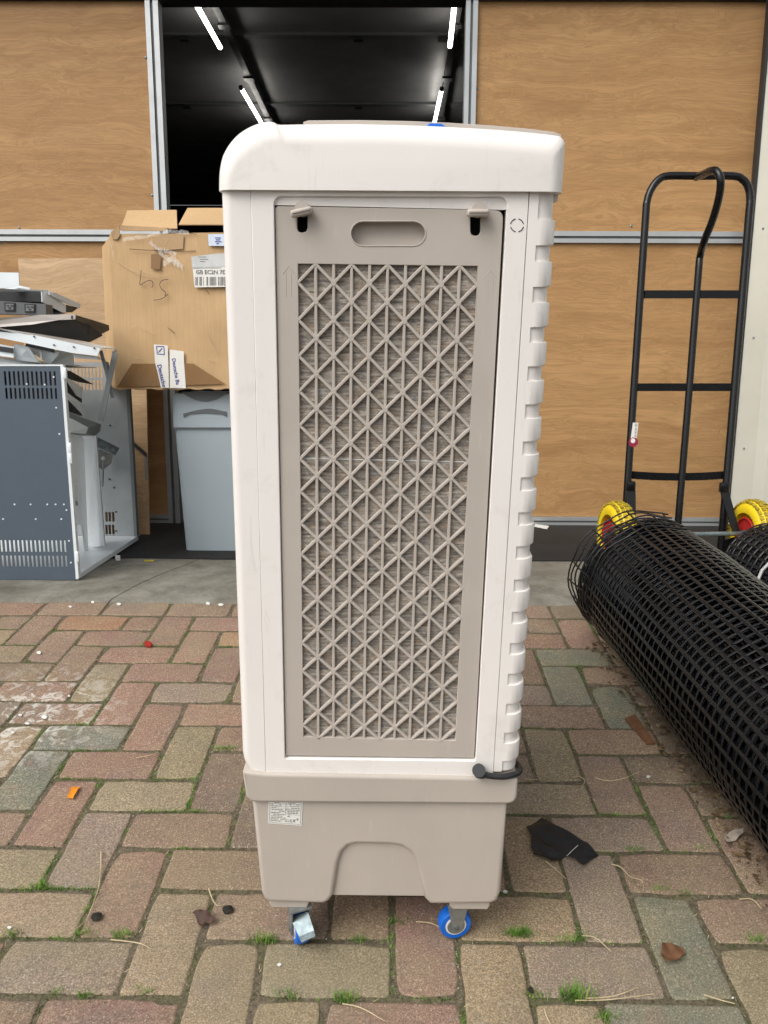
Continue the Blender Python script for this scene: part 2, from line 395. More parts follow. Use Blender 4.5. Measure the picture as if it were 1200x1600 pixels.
INKB = m_plain('blue_ink', (.02, .03, .28), .5)
TAPE = m_plain('brown_tape', (.25, .135, .05), .25, 0, .15, 10)
CLEAR = NB('clear_film'); CLEAR.set((.9, .88, .84), .15); CLEAR.b.inputs['Alpha'].default_value = .28; CLEAR = CLEAR.m
WHITEM = m_plain('white_debris', (.75, .75, .72), .5)

def emit(name, col, s):
    b = NB(name); b.b.inputs['Emission Color'].default_value = (*col, 1); b.b.inputs['Emission Strength'].default_value = s
    return b.set((.8, .8, .8), .4)
LED = emit('led_tube_light', (1, .95, .87), 8.0)

# ------------------------------------------------------------------ ground, apron, kerb, mat
def flat_sheet(pts, zs=None):
    bm = bmesh.new(); bm.faces.new([bm.verts.new(p) for p in pts]); return bm
# ground: one bent sheet, far beyond the picture, just below the paving
gb = bmesh.new()
prof = [(-120, 0), (-8, 0)]
lowR = M_R @ Vector((0, -9, -.05)); kerbR = M_R @ Vector((0, KERB_Y, -.05))
ys = [(-150, lowR.z), (lowR.y, lowR.z), (kerbR.y, kerbR.z), (150, kerbR.z)]
rows = [[gb.verts.new((x, y, z)) for x in (-150, -8, 8, 150)] for y, z in ys]
for a, b_ in zip(rows, rows[1:]):
    for k in range(3): gb.faces.new((a[k], a[k + 1], b_[k + 1], b_[k]))
ASPH = m_speckle('asphalt', (.05, .05, .05), .3, .9, 60)
single('ground', gb, ASPH, 'dark asphalt ground sheet round the brick apron', None, 'W', (0, 0, 0), kind='structure')

S = .105; JMAX = 13
bed = single('brick_pavement', bx(-2.6, 3.0, -1.2, KERB_Y - .012, -.045, -.0032), BED, 'brick apron in herringbone with mossy joints', None, 'R', (0, 0, 0), kind='structure', smooth=0)
def brick_mesh(L, W, seed, clip=None):
    rnd = random.Random(seed); bm = bmesh.new()
    nx, ny = max(3, int(L / .02)), max(3, int(W / .02)); pts = []
    j = lambda: rnd.uniform(-.0013, .0013) - (0)
    cr_ = .004
    for i in range(nx): pts.append((-L / 2 + cr_ + (L - 2 * cr_) * i / (nx - 1), -W / 2 + j()))
    for i in range(ny): pts.append((L / 2 + j(), -W / 2 + cr_ + (W - 2 * cr_) * i / (ny - 1)))
    for i in range(nx): pts.append((L / 2 - cr_ - (L - 2 * cr_) * i / (nx - 1), W / 2 + j()))
    for i in range(ny): pts.append((-L / 2 + j(), W / 2 - cr_ - (W - 2 * cr_) * i / (ny - 1)))
    rings = []
    for ins, z in ((0, -.03), (0, -.0042), (.0012, -.0018), (.0030, -.0005), (.006, 0)):
        rings.append([bm.verts.new((x * (1 - 2 * ins / L), y * (1 - 2 * ins / W), z + (rnd.uniform(-.0005, .0005) if ins else 0))) for x, y in pts])
    n = len(pts)
    for cidx in (0, nx - 1, nx + ny - 1, 2 * nx + ny - 1):
        chip = rnd.choice((0, .0015, .003, .006)); 
        for kk, f_ in ((cidx, 1), ((cidx + 1) % n, 1), ((cidx - 1) % n, .35), ((cidx + 2) % n, .35)):
            for rg in rings[1:]:
                v_ = rg[kk]; v_.co.x -= math.copysign(chip * f_ * .6, v_.co.x); v_.co.y -= math.copysign(chip * f_ * .6, v_.co.y); v_.co.z -= chip * f_ * .25
    for a, b_ in zip(rings, rings[1:]):
        for k in range(n): bm.faces.new((a[k], a[(k + 1) % n], b_[(k + 1) % n], b_[k]))
    bm.faces.new(rings[-1])
    me = bm2me(bm, 'brick'); fin(me, BRICK, 50); return me
VAR = {k: [brick_mesh(l, w, 10 * i + s) for i in range(5)] for s, (k, l, w) in enumerate((('H', .2030, .0980), ('V', .0980, .2030), ('h', .0980, .0980)))}
PALB = {'r': (.250, .150, .115), 'b': (.222, .152, .110), 't': (.290, .215, .138), 'k': (.238, .195, .126), 'g': (.155, .162, .124), 'p': (.230, .180, .140), 'd': (.165, .122, .094), 'o': (.30, .175, .100)}
KNOWN = {(-6, 0): 'p', (-4, 0): 't', (-3, -1): 't', (-2, 0): 'k', (0, 0): 'r', (1, -1): 't', (2, 0): 'p', (4, 0): 'g', (5, -1): 'k', (-5, -1): 'r', (-9, -1): 't', (-1, -1): 'r', (3, -1): 'g',
 (-5, 1): 'r', (3, 1): 'p', (-7, 1): 't', (-3, 1): 'b', (5, 1): 'b', (-6, 2): 'p', (2, 2): 't', (6, 2): 'b', (-8, 2): 'k', (-4, 2): 'b', (4, 2): 'b', (-7, 3): 'r', (-3, 3): 'd', (5, 3): 'b', (-5, 3): 'b', (3, 3): 'p',
 (-8, 4): 'g', (-4, 4): 'd', (4, 4): 'b', (-6, 4): 'k', (2, 4): 'k', (-5, 5): 'k', (-9, 5): 't', (3, 5): 'k', (-7, 5): 'r', (5, 5): 'd', (-6, 6): 'r', (6, 6): 'd', (-8, 6): 'g', (-4, 6): 'b', (4, 6): 'b',
 (-7, 7): 'r', (5, 7): 'g', (-9, 7): 'r', (-5, 7): 'r', (3, 7): 'b', (-8, 8): 'k', (4, 8): 'g', (-6, 8): 'p', (-9, 9): 'b', (-5, 9): 'r', (-7, 9): 'r', (3, 9): 'b', (5, 9): 'r', (-6, 10): 'r', (-8, 10): 'r', (4, 10): 'g',
 (-7, 11): 'r', (5, 11): 'r', (-5, 11): 'o', (-8, 12): 'r', (-6, 12): 'r', (-10, 12): 'o', (1, 1): 't', (-1, 1): 'b', (6, 0): 'k', (7, 1): 'b', (3, 11): 'r', (7, 3): 'd', (6, 4): 'd'}
def place_brick(kind, cx, cy_, key):
    rnd = random.Random(hash(key) & 0xffff if False else (key[0] * 131 + key[1] * 977) & 0xffffff)
    o = bpy.data.objects.new('brick', rnd.choice(VAR[kind])); COL.objects.link(o); o.parent = bed
    o.location = (cx + rnd.uniform(-.0012, .0012), cy_ + rnd.uniform(-.0012, .0012), rnd.uniform(-.0016, .0012))
    o.rotation_euler = (rnd.uniform(-.006, .006), rnd.uniform(-.006, .006), rnd.uniform(-.008, .008))
    if rnd.random() < .5: o.rotation_euler[2] += PI
    c = PALB[KNOWN.get(key) or rnd.choice('rrbbtkpgd')]; f = rnd.uniform(.9, 1.1)
    o.color = (c[0] * f, c[1] * f * rnd.uniform(.97, 1.03), c[2] * f * rnd.uniform(.95, 1.05), 1)
far = []
JOINTS = []
inv = camM.inverted()
def vis(x, y, m=90):
    p = inv @ Vector((x, y, 0))
    if p.z > -.05: return False
    u = 600 + FPX * p.x / -p.z; v = 800 - FPX * p.y / -p.z
    return -m < u < 1200 + m and v < 1600 + m
for i in range(-22, 28):
    for j in range(-9, JMAX):
        c = (i + j) % 4
        if c == 0:
            if j == JMAX - 1: kind, cx, cy_ = 'h', (i + .5) * S, (j + .5) * S
            else: kind, cx, cy_ = 'V', (i + .5) * S, (j + 1) * S
        elif c == 2: kind, cx, cy_ = 'H', (i + 1) * S, (j + .5) * S
        else: continue
        if not (-2.5 < cx < 2.9): continue
        if vis(cx, cy_) : place_brick(kind, cx, cy_, (i, j)); JOINTS.append((kind, cx, cy_))
        else: far.append((kind, cx, cy_))
for i in range(-21, 27, 2):            # stretcher course along the kerb
    cx, cy_ = (i + 1) * S, 13.5 * S
    place_brick('H', cx, cy_ + .002, (i, 13)) if vis(cx, cy_) else far.append(('H', cx, cy_))
fb = bmesh.new()
for kind, cx, cy_ in far:
    a, b_ = {'H': (.2, .095), 'V': (.095, .2), 'h': (.095, .095)}[kind]; box(fb, (cx, cy_, -.015), (a, b_, .03))
fm = bm2me(fb, 'bricks'); fin(fm, BRICK, 0)
fo = bpy.data.objects.new('bricks', fm); COL.objects.link(fo); fo.parent = bed; fo['kind'] = 'stuff'; fo.color = (.17, .125, .09, 1)

# moss, grass blades and litter in the joints
GRASS = NB('joint_grass'); _v = GRASS.co('Object'); _n = GRASS.noise(_v, 40, 3)
GRASS = GRASS.set(GRASS.ramp(_n.outputs[0], [(.3, (.065, .13, .022)), (.55, (.13, .26, .035)), (.75, (.26, .34, .07))]), .6, 0, .3)
MOSS = NB('joint_moss'); _v = MOSS.co('Object'); _n = MOSS.noise(_v, 60, 3)
MOSS = MOSS.set(MOSS.ramp(_n.outputs[0], [(.3, (.030, .045, .012)), (.55, (.065, .085, .018)), (.75, (.10, .10, .035))]), .9, 0, .1)
STRAWM = NB('dry_straw'); _v = STRAWM.co('Object'); _n = STRAWM.noise(_v, 30, 3)
STRAWM = STRAWM.set(STRAWM.ramp(_n.outputs[0], [(.3, (.30, .22, .11)), (.7, (.58, .48, .30))]), .7)
gv, gf, mv, mf, lv, lf = [], [], [], [], [], []
def blade(V, F, x, y, z, h, w, ang, bend):
    dx, dy = math.cos(ang), math.sin(ang); n = len(V); px_, py_ = -dy * w, dx * w
    V += [(x - px_, y - py_, z), (x + px_, y + py_, z), (x + dx * bend * .4 + px_ * .6, y + dy * bend * .4 + py_ * .6, z + h * .6), (x + dx * bend * .4 - px_ * .6, y + dy * bend * .4 - py_ * .6, z + h * .6), (x + dx * bend, y + dy * bend, z + h)]
    F += [(n, n + 1, n + 2, n + 3), (n + 3, n + 2, n + 4)]
rnd = random.Random(3)
for kind, cx, cy_ in JOINTS:
    L, W = {'H': (.2, .0975), 'V': (.0975, .2), 'h': (.0975, .0975)}[kind]
    per = []
    for t in range(int(L / .0022)): per.append((cx - L / 2 + t * .0022, cy_ - W / 2 - .002)); 
    for t in range(int(W / .0022)): per.append((cx + L / 2 + .002, cy_ - W / 2 + t * .0022))
    near = max(0, min(1, (1.1 - cy_) / 1.0))
    for x, y in per:
        nv = noise.noise(Vector((x * 6, y * 6, 3.3))) + .6 * noise.noise(Vector((x * 24, y * 24, 1.1)))
        if rnd.random() < .62 and nv > -.25 - .2 * near:      # moss clods
            xx = x + rnd.gauss(0, .0022); yy = y + rnd.gauss(0, .0022); s_ = rnd.uniform(.0008, .0022); n = len(mv)
            z0 = -.006 + rnd.uniform(0, .003); a0 = rnd.random() * 6
            mv += [(xx + s_ * math.cos(a0 + k * 2.1), yy + s_ * math.sin(a0 + k * 2.1), z0) for k in range(3)] + [(xx, yy, z0 + s_ * 1.5)]
            mf += [(n, n + 1, n + 3), (n + 1, n + 2, n + 3), (n + 2, n, n + 3)]
        g = nv - (.34 - .34 * near)
        if g > 0:
            for _ in range(int(2 + 14 * min(g, .5))):
                if rnd.random() < .55:
                    blade(gv, gf, x + rnd.gauss(0, .0028), y + rnd.gauss(0, .0028), -.005, rnd.uniform(.003, .008) * (.7 + g), rnd.uniform(.0006, .0011), rnd.random() * 6.28, rnd.uniform(.001, .008))
        if rnd.random() < .035:                                  # little dead bits
            a0 = rnd.random() * PI; l_ = rnd.uniform(.003, .012); xx = x + rnd.gauss(0, .006); yy = y + rnd.gauss(0, .006); n = len(lv); w = .0005
            dx, dy = math.cos(a0) * l_, math.sin(a0) * l_
            lv += [(xx - dy / l_ * w, yy + dx / l_ * w, .001), (xx + dy / l_ * w, yy - dx / l_ * w, .001), (xx + dx, yy + dy, .002 + rnd.random() * .002), (xx + dx * .5 - dy / l_ * w, yy + dy * .5 + dx / l_ * w, .0025)]
            lf += [(n, n + 1, n + 2, n + 3)]
# bigger tufts where the photograph has them
for px_, py_, k, s_ in ((415, 1470, 90, 1.6), (815, 1460, 120, 1.6), (880, 1467, 40, 1), (65, 1385, 90, 1.2), (190, 1460, 120, 1), (130, 1458, 70, 1), (20, 1460, 80, 1), (85, 1550, 40, 1), (560, 1467, 60, 1), (620, 1440, 50, 1.1), (540, 1560, 90, 1.4), (450, 1555, 70, 1.1),
                        (800, 1460, 80, 1.2), (905, 1466, 60, 1.2), (890, 1558, 70, 2.0), (905, 1560, 50, 2.4), (945, 1590, 80, 1.3), (1030, 1390, 60, 1), (1070, 1395, 50, 1), (990, 1327, 60, 1), (1180, 1468, 60, 1.1), (835, 1555, 70, 1), (345, 1170, 60, 1.2), (360, 1170, 60, 1.2), (225, 1550, 50, 1), (130, 1555, 50, 1), (1100, 1325, 40, .8)):
    c0 = RZ(px_, py_)
    for _ in range(k): blade(gv, gf, c0.x + rnd.gauss(0, .010), c0.y + rnd.gauss(0, .0035), -.005, rnd.uniform(.006, .014) * s_, rnd.uniform(.0004, .0009) * s_ ** .5, rnd.random() * 6.28, rnd.uniform(.002, .010) * s_)
gr_v, gr_f = [], []
for _ in range(3800):
    if rnd.random() < .55:
        kk = rnd.choice(JOINTS); x = kk[1] + rnd.choice((-.5, .5)) * (.21 if kk[0] == 'H' else .105) + rnd.gauss(0, .006); y = kk[2] + rnd.uniform(-.1, .1)
    elif rnd.random() < .4: x = rnd.uniform(-1.2, 1.3); y = 1.475 - abs(rnd.gauss(0, .012))
    else: x = rnd.uniform(-1.1, 1.2); y = rnd.uniform(-.1, 1.45)
    s_ = rnd.uniform(.0006, .0017) * (1.5 if rnd.random() < .08 else 1); n = len(gr_v); a0 = rnd.random() * 6
    gr_v += [(x + s_ * math.cos(a0 + k * 1.57), y + s_ * .8 * math.sin(a0 + k * 1.57), -.0005) for k in range(4)] + [(x + s_ * .2, y, s_ * 1.1)]
    gr_f += [(n, n + 1, n + 4), (n + 1, n + 2, n + 4), (n + 2, n + 3, n + 4), (n + 3, n, n + 4)]
def stuff(name, V, F, mat, label, cat):
    me = bpy.data.meshes.new(name); me.from_pydata(V, [], F); me.update()
    single(name, me, mat, label, cat, 'R', (0, 0, 0), smooth=0, kind='stuff')
stuff('grass', gv, gf, GRASS, 'short green grass sprouting from the brick joints', 'grass')
stuff('moss', mv, mf, MOSS, 'dull green moss filling the joints between bricks', 'moss')
stuff('straw_litter', lv, lf, STRAWM, 'tiny dry straw bits scattered over brick joints', 'litter')

GRIT = NB('grit_stone'); _v = GRIT.co('Object'); _n = GRIT.noise(_v, 90, 2)
GRIT = GRIT.set(GRIT.ramp(_n.outputs[0], [(.3, (.05, .045, .04)), (.5, (.22, .18, .13)), (.7, (.45, .40, .32))]), .9)
stuff('grit', gr_v, gr_f, GRIT, 'fine grit and crumbs scattered over the bricks', 'grit')
# concrete kerb strip: slabs as parts, bed below
kerb = single('kerb_strip', bx(-3.4, 3.6, KERB_Y + .002, 2.075, -.06, -.016), BED, 'concrete threshold strip between bricks and mat', None, 'W', (0, 0, 0), kind='structure', smooth=0)
def kerb_piece(x0, x1, sk0, sk1):
    bm = bmesh.new(); pr = [(KERB_Y + .004, -.014), (KERB_Y + .012, -.005), (KERB_Y + .03, 0), (1.66, .010), (1.80, .012), (2.00, .004), (2.07, 0.001)]
    n = 10; rows = []
    for i in range(n + 1):
        t = i / n
        rows.append([bm.verts.new((x0 + (x1 - x0) * t + (sk0 * (1 - t) + sk1 * t) * (y - 1.48), y, z + .004 * noise.noise(Vector((x0 + (x1 - x0) * t, y, 0)) * 3))) for y, z in pr])
    for a, b_ in zip(rows, rows[1:]):
        for k in range(len(pr) - 1): bm.faces.new((a[k], a[k + 1], b_[k + 1], b_[k]))
    r = bmesh.ops.extrude_face_region(bm, geom=list(bm.faces)); 
    for v in r['geom']:
        if isinstance(v, bmesh.types.BMVert): v.co.z = -.05
    me = bm2me(bm, 'concrete_slab'); fin(me, CONC, 40); o = bpy.data.objects.new('concrete_slab', me); COL.objects.link(o); o.parent = kerb
jx = [-3.3, -2.1, -.96, -.44, .35, 1.25, 2.2, 3.4]
sk = [0, .1, .28, .25, .0, .0, 0, 0]
for a in range(len(jx) - 1): kerb_piece(jx[a] + .002, jx[a + 1] - .002, sk[a], sk[a + 1])
single('floor_mat', bx(-3.2, 3.4, 2.078, 2.86, -.02, .006, .002), MAT, 'black rubber matting along the foot of the wall', None, 'W', (0, 0, 0), kind='structure')

# ------------------------------------------------------------------ the timber panelled unit
FY = 2.84                                             # face of the plywood
U = Thing('storage_unit', 'storage unit front of golden plywood panels in aluminium frame with dark open doorway', 'building', 'W', (0, FY, 0))
xz = lambda px_, py_, Y=FY: (WY(px_, py_, Y).x, WY(px_, py_, Y).z)
zr0, zr1 = xz(80, 377.5)[1], xz(80, 359.5)[1]         # middle rail
zb1 = xz(900, 807)[1]
xl0, xl1 = xz(228, 5)[0], xz(250, 5)[0]               # left post
xl0 = (xz(228, 5)[0] + xz(243, 325)[0]) / 2; xl1 = (xz(249, 5)[0] + xz(262, 325)[0]) / 2
xr0, xr1 = xz(726, 90)[0], xz(744.5, 90)[0]
xe = xz(1166, 500)[0]
ZT = 2.50
def ply(x0, x1, z0, z1):
    U.part('plywood_panel', bx(x0, x1, FY, FY + .018, z0, z1), PLYA, smooth=0)
XL = -2.9
ply(XL, xl0 - .002, zr1 + .001, ZT); ply(XL, xl0 - .002, zb1, zr0 - .001)
ply(xr1 + .002, xe, zr1 + .001, ZT); ply(xr1 + .002, xe, zb1, zr0 - .001)
def rail(x0, x1, z0, z1):
    h = z1 - z0; bm = bx(x0, x1, FY - .016, FY + .03, z0, z0 + h * .36); bx(x0, x1, FY - .016, FY + .03, z1 - h * .42, z1, bm=bm)
    o = U.part('rail', bm, ALU, smooth=0); U.part('groove', bx(x0, x1, FY - .006, FY + .028, z0 + h * .36 + .0005, z1 - h * .42 - .0005), ALUD, o, smooth=0)
def post(x0, x1, z0, z1):
    w = x1 - x0; bm = bx(x0, x0 + w * .38, FY - .022, FY + .04, z0, z1); bx(x0 + w * .60, x1, FY - .022, FY + .04, z0, z1, bm=bm)
    o = U.part('post', bm, ALU, smooth=0); U.part('groove', bx(x0 + w * .38 + .0005, x0 + w * .6 - .0005, FY - .012, FY + .038, z0, z1), ALUD, o, smooth=0)
rail(XL, xl0 - .0015, zr0, zr1); rail(xr1 + .0015, xe, zr0, zr1)
rail(XL, xl0 - .0015, zb1 - .045, zb1 - .001); rail(xr1 + .0015, xe, zb1 - .045, zb1 - .001)
post(xl0, xl1, .006, ZT); post(xr0, xr1, .006, ZT); post(xe + .002, xe + .05, .006, ZT)
U.part('sill', bx(XL, xe + .05, FY - .004, FY + .05, .0065, zb1 - .046), DKPL, smooth=0)
for (px_, py_) in ((228, 90), (238, 305), (30, 356), (700 + 286, 353), (954, 377), (1151, 377), (745.5, 139), (1192, 2), (2, 379)):
    x, z = xz(px_, py_)
    bm = bmesh.new(); bmesh.ops.create_uvsphere(bm, u_segments=10, v_segments=6, radius=.006, matrix=Matrix.Translation((x, FY - .001, z)) @ Matrix.Diagonal((1, .6, 1, 1)))
    U.part('screw', bm, ZINC)
U.part('header_beam', bx(XL, xe + .05, FY - .03, FY + .06, ZT - .095 + .022, ZT + .2), DKPL, smooth=0)
U.part('roof', bx(XL, xe + .1, 2.55, 9.3, ZT + .42, ZT + .5), CEIL, smooth=0)
U.part('fascia', bx(XL, xe + .1, 2.52, 2.549, ZT + .25, ZT + .42), GREYM, smooth=0)
CZ = 2.86
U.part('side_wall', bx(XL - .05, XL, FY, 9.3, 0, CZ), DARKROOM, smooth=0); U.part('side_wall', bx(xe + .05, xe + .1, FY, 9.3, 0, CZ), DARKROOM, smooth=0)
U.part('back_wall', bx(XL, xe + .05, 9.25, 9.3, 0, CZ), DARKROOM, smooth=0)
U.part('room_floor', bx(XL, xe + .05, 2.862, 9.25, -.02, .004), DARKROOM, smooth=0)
yb = [FY + .06, WZ(450, 53, CZ).y, WZ(450, 161, CZ).y, 9.25]
for a in range(3): U.part('ceiling_board', bx(XL, xe + .05, yb[a] + .01, yb[a + 1] - .01, CZ, CZ + .02), CEIL, smooth=0)
for a in (1, 2):
    U.part('ceiling_beam', bx(XL, xe + .05, yb[a] - .03, yb[a] + .03, CZ - .018, CZ - .001), ALUD, smooth=0)
    for px_ in (288, 560, 692):
        x = WY(px_, 53, yb[a]).x; U.part('bracket', bx(x - .03, x + .03, yb[a] - .02, yb[a] + .02, CZ - .04, CZ - .019), DKPL, smooth=0)
# shelf silhouettes far inside the doorway
sh = Thing('shelving', 'dim shelving rack far inside the dark doorway', 'shelf', 'W', (-1.2, 8.4, 0.004))
for x in (-2.1, -1.2, -.3): sh.part('upright', bx(x - .02, x + .02, 8.3, 8.34, .004, 2.1), GREYM, smooth=0)
for z in (.4, .95, 1.5, 2.0): sh.part('shelf', bx(-2.1, -.3, 8.34, 8.8, z, z + .03), GREYM, smooth=0)

# LED tubes hanging under black trunking
def tube_light(p0, p1, label):
    a = WZ(*p0, 2.72); b_ = WZ(*p1, 2.72)
    t = Thing('ceiling_light', label, 'light', 'W', a, 'led tubes under the ceiling of the dark room')
    t.part('tube', tube([a, b_], .0135, 12), LED)
    d = (b_ - a).normalized()
    t.part('end_cap', tube([a - d * .02, a - d * .001], .016, 10), DKPL); t.part('end_cap', tube([b_ + d * .001, b_ + d * .02], .016, 10), DKPL)
tube_light((286, -30), (344, 74), 'nearer of the two glowing tubes on the left run')
tube_light((377, 138), (420, 212), 'farther of the two glowing tubes on the left run')
tube_light((714, -30), (703, 72), 'nearer of the two glowing tubes on the right run')
tube_light((690, 140), (676, 205), 'farther of the two glowing tubes on the right run')
for (a, b_, lab) in (((322, -20), (420, 188), 'black lighting track beside the left pair of tubes'), ((722, -20), (688, 188), 'black lighting track beside the right pair of tubes')):
    p = WZ(*a, 2.79); q = WZ(*b_, 2.79); q = p + (q - p) * 1.4
    t = Thing('lighting_track', lab, 'light track', 'W', p); d = q - p
    bm = poly([p + Vector((-.02, 0, 0)), p + Vector((.02, 0, 0)), q + Vector((.02, 0, 0)), q + Vector((-.02, 0, 0))], .045, dirv=(0, 0, 1)); t.part('track', bm, DKPL, smooth=0)
    for k in (.15, .42, .7, .95):
        c = p + d * k; t.part('clip', bx(c.x - .035, c.x + .035, c.y - .03, c.y + .03, c.z - .01, c.z + .004), DKPL, smooth=0)

# cream corrugated container door at the right edge
ct = Thing('container_door', 'cream ribbed steel door panel at the right edge beside the plywood', 'door', 'W', WY(1150, 700, 2.70) * 1.0)
c0 = WY(1156, 600, 2.72).x
bm = bmesh.new(); pr = []; x = c0; y = 2.72
dirx, diry = .55, -.835                                  # runs toward the viewer on the right
nn = Vector((-diry, dirx, 0)) * -1
s_ = 0; pts = []
for k in range(9):
    for ds, off in ((0, 0), (.11, 0), (.15, .03), (.26, .03), (.30, 0)):
        pts.append(Vector((c0 + dirx * (s_ + ds) , 2.72 + diry * (s_ + ds), 0)) + Vector((diry, -dirx, 0)) * -off)
    s_ += .30
lo = [bm.verts.new((p.x, p.y, .03)) for p in pts]; hi = [bm.verts.new((p.x, p.y, 2.6)) for p in pts]
for a in range(len(pts) - 1):
    if (pts[a] - pts[a + 1]).length > 1e-5: bm.faces.new((lo[a], lo[a + 1], hi[a + 1], hi[a]))
bmesh.ops.remove_doubles(bm, verts=bm.verts, dist=1e-5)
r_ = bmesh.ops.extrude_face_region(bm, geom=list(bm.faces))
for v in r_['geom']:
    if isinstance(v, bmesh.types.BMVert): v.co += Vector((.03, .02, 0))
ct.part('ribbed_panel', bm, CREAM, smooth=20)
ct.part('seal', bx(c0 - .012, c0 - .001, 2.715, 2.755, .02, 2.6), DKPL, smooth=0)
for py_ in (358, 528, 700):
    z = WY(1180, py_, 2.70).z; p = Vector((c0 + dirx * .05, 2.72 + diry * .05, z)); bm = bmesh.new(); bmesh.ops.create_uvsphere(bm, u_segments=8, v_segments=6, radius=.006, matrix=Matrix.Translation(p)); ct.part('rivet', bm, ZINCD)

# ------------------------------------------------------------------ the evaporative cooler
Y0 = .085
def P(px_, py_, Y=Y0): q = RY(px_, py_, Y); return (q.x, q.z)
def PP(px_, py_, dy=0): return RY(px_, py_, Y0 + dy)
cbase = RZ(590, 1440); cbase = Vector((cbase.x, .3, 0))
C = Thing('air_cooler', 'tall white and taupe plastic air cooler on casters with lattice filter door', 'air cooler', 'R', cbase)
DEP = .43
def pl(pxs, holes, d0, d1, bev=0, rad=None, res=2):
    o = [P(a, b_) for a, b_ in pxs]
    if rad: o = roundpoly(o, rad)
    return plate(o, [[P(a, b_) for a, b_ in h] for h in holes], Y0 + d0, Y0 + d1, bev, res)
def qy(l, t):  # interpolate along px line
    return (l[0][0] + (l[1][0] - l[0][0]) * t, l[0][1] + (l[1][1] - l[0][1]) * t)
# body: left column, centre frame with opening, right column with louvres, all on a dark core
C.part('core', pl([(356, 310), (860, 310), (802, 1200), (392, 1200)], [], .045, DEP - .02), DKPL, smooth=0)
lc0, lc1 = [P(343.8, 296), P(378, 1196)], [P(391, 296), P(414.7, 1209)]
def lsec(z, cut=0):
    a0, b0 = lc0; xL = a0[0] + (b0[0] - a0[0]) * (z - a0[1]) / (b0[1] - a0[1]) + cut; a1, b1_ = lc1; xR = a1[0] + (b1_[0] - a1[0]) * (z - a1[1]) / (b1_[1] - a1[1])
    r = .012; return [(xR, Y0 + .0008), (xL + r + .001, Y0 + .0008)] + [(xL + r - r * math.sin(t * PI / 12), Y0 + .0008 + r - r * math.cos(t * PI / 12)) for t in range(7)] + [(xL, Y0 + DEP), (xR, Y0 + DEP)]
def loft(sections, z_list, bm=None):
    bm = bm or bmesh.new(); rings = [[bm.verts.new((x, y, z)) for x, y in s] for s, z in zip(sections, z_list)]
    n = len(rings[0])
    for a, b_ in zip(rings, rings[1:]):
        for k in range(n): bm.faces.new((a[k], a[(k + 1) % n], b_[(k + 1) % n], b_[k]))
    bm.faces.new(rings[0]); bm.faces.new(rings[-1]); return bm
lzs = [(lc0[0][1], 0), (P(379, 1180)[1], 0), (P(379, 1192)[1], .002), (P(379, 1201)[1], .007), (P(392, 1209)[1], .014)]
C.part('left_column', loft([lsec(z, c) for z, c in lzs], [z for z, c in lzs]), WHITE, smooth=40)
hole = roundpoly([P(427.5, 306.5), P(793, 307.5), P(743, 1189.5), P(445, 1186)], [.011, .011, .003, .003])
outer = [P(391.4, 296), P(827, 296), P(770.5, 1216), P(415, 1210)]
C.part('side_frame', plate(outer, [hole], Y0 + .0004, Y0 + .03, .0009, 1), WHITE, smooth=50)
C.part('recess_back', pl([(424, 304), (796, 305), (795, 326.3), (788, 327.3), (425, 319.7)], [], .0045, .0165), WHITE, smooth=0)
for xs0, xs1 in (((420, 300), (420, 1195)),):
    pass
# recess side liners
# right column
ZT_, ZB_ = PP(850, 298).z, PP(800, 1206).z
def xs(z):    # seam x at height z
    a, b_ = PP(827.8, 303), PP(771.3, 1205); return a.x + (b_.x - a.x) * (z - a.z) / (b_.z - a.z)
def xe_(z):
    a, b_ = PP(870, 303, .02), PP(809, 1195, .02); return a.x + (b_.x - a.x) * (z - a.z) / (b_.z - a.z)
def colsec(z, inset, full):
    """cross-section of the column at height z; full = proud louvre"""
    r = .020; X1 = xe_(z) + (.0 if full else -inset); X0 = xs(z); yf = Y0 + (0 if full else inset)
    arc = [(X1 - r + r * math.sin(t * PI / 2 / 6), yf + r - r * math.cos(t * PI / 2 / 6)) for t in range(7)]
    return X0, arc
def loft(sections, z_list, bm=None):
    bm = bm or bmesh.new(); rings = [[bm.verts.new((x, y, z)) for x, y in s] for s, z in zip(sections, z_list)]
    n = len(rings[0])
    for a, b_ in zip(rings, rings[1:]):
        for k in range(n): bm.faces.new((a[k], a[(k + 1) % n], b_[(k + 1) % n], b_[k]))
    bm.faces.new(rings[0]); bm.faces.new(rings[-1]); return bm
INS = .0034
def base_sec(z):
    X0, arc = colsec(z, INS, False); xi = X0 + (xe_(z) - X0) * .31
    return [(X0, Y0 + .0006), (xi, Y0 + .0006), (xi + .0001, Y0 + INS)] + arc + [(xe_(z) - INS, Y0 + DEP - .02), (X0, Y0 + DEP - .02)]
def lou_sec(z, grow=0):
    X0, arc = colsec(z, 0, True); xi = X0 + (xe_(z) - X0) * .31
    return [(X0, Y0 + .0006), (xi, Y0 + .0006), (arc[0][0] - .0008, Y0 + .0006)] + [(x + grow, y + .0006) for x, y in arc] + [(xe_(z) + grow, Y0 + DEP - .02), (X0, Y0 + DEP - .02)]
zt = PP(868, 342.5).z; pit_ = .0482
cuts = []; zq = zt
while zq - .0295 > ZB_ + .004: cuts.append((zq, zq - .0295)); zq -= pit_
prev = ZT_
for z1_, z0_ in cuts + [(ZB_, None)]:
    if prev - z1_ > .0005: C.part('louvre_gap', loft([base_sec(prev), base_sec(z1_)], [prev, z1_]), WHITE, smooth=25)
    if z0_ is not None: C.part('louvre', loft([lou_sec(z1_, -.0006), lou_sec(z1_ - .0012), lou_sec(z0_ + .0015), lou_sec(z0_, -.0012)], [z1_, z1_ - .0012, z0_ + .0015, z0_]), WHITE, smooth=25); prev = z0_
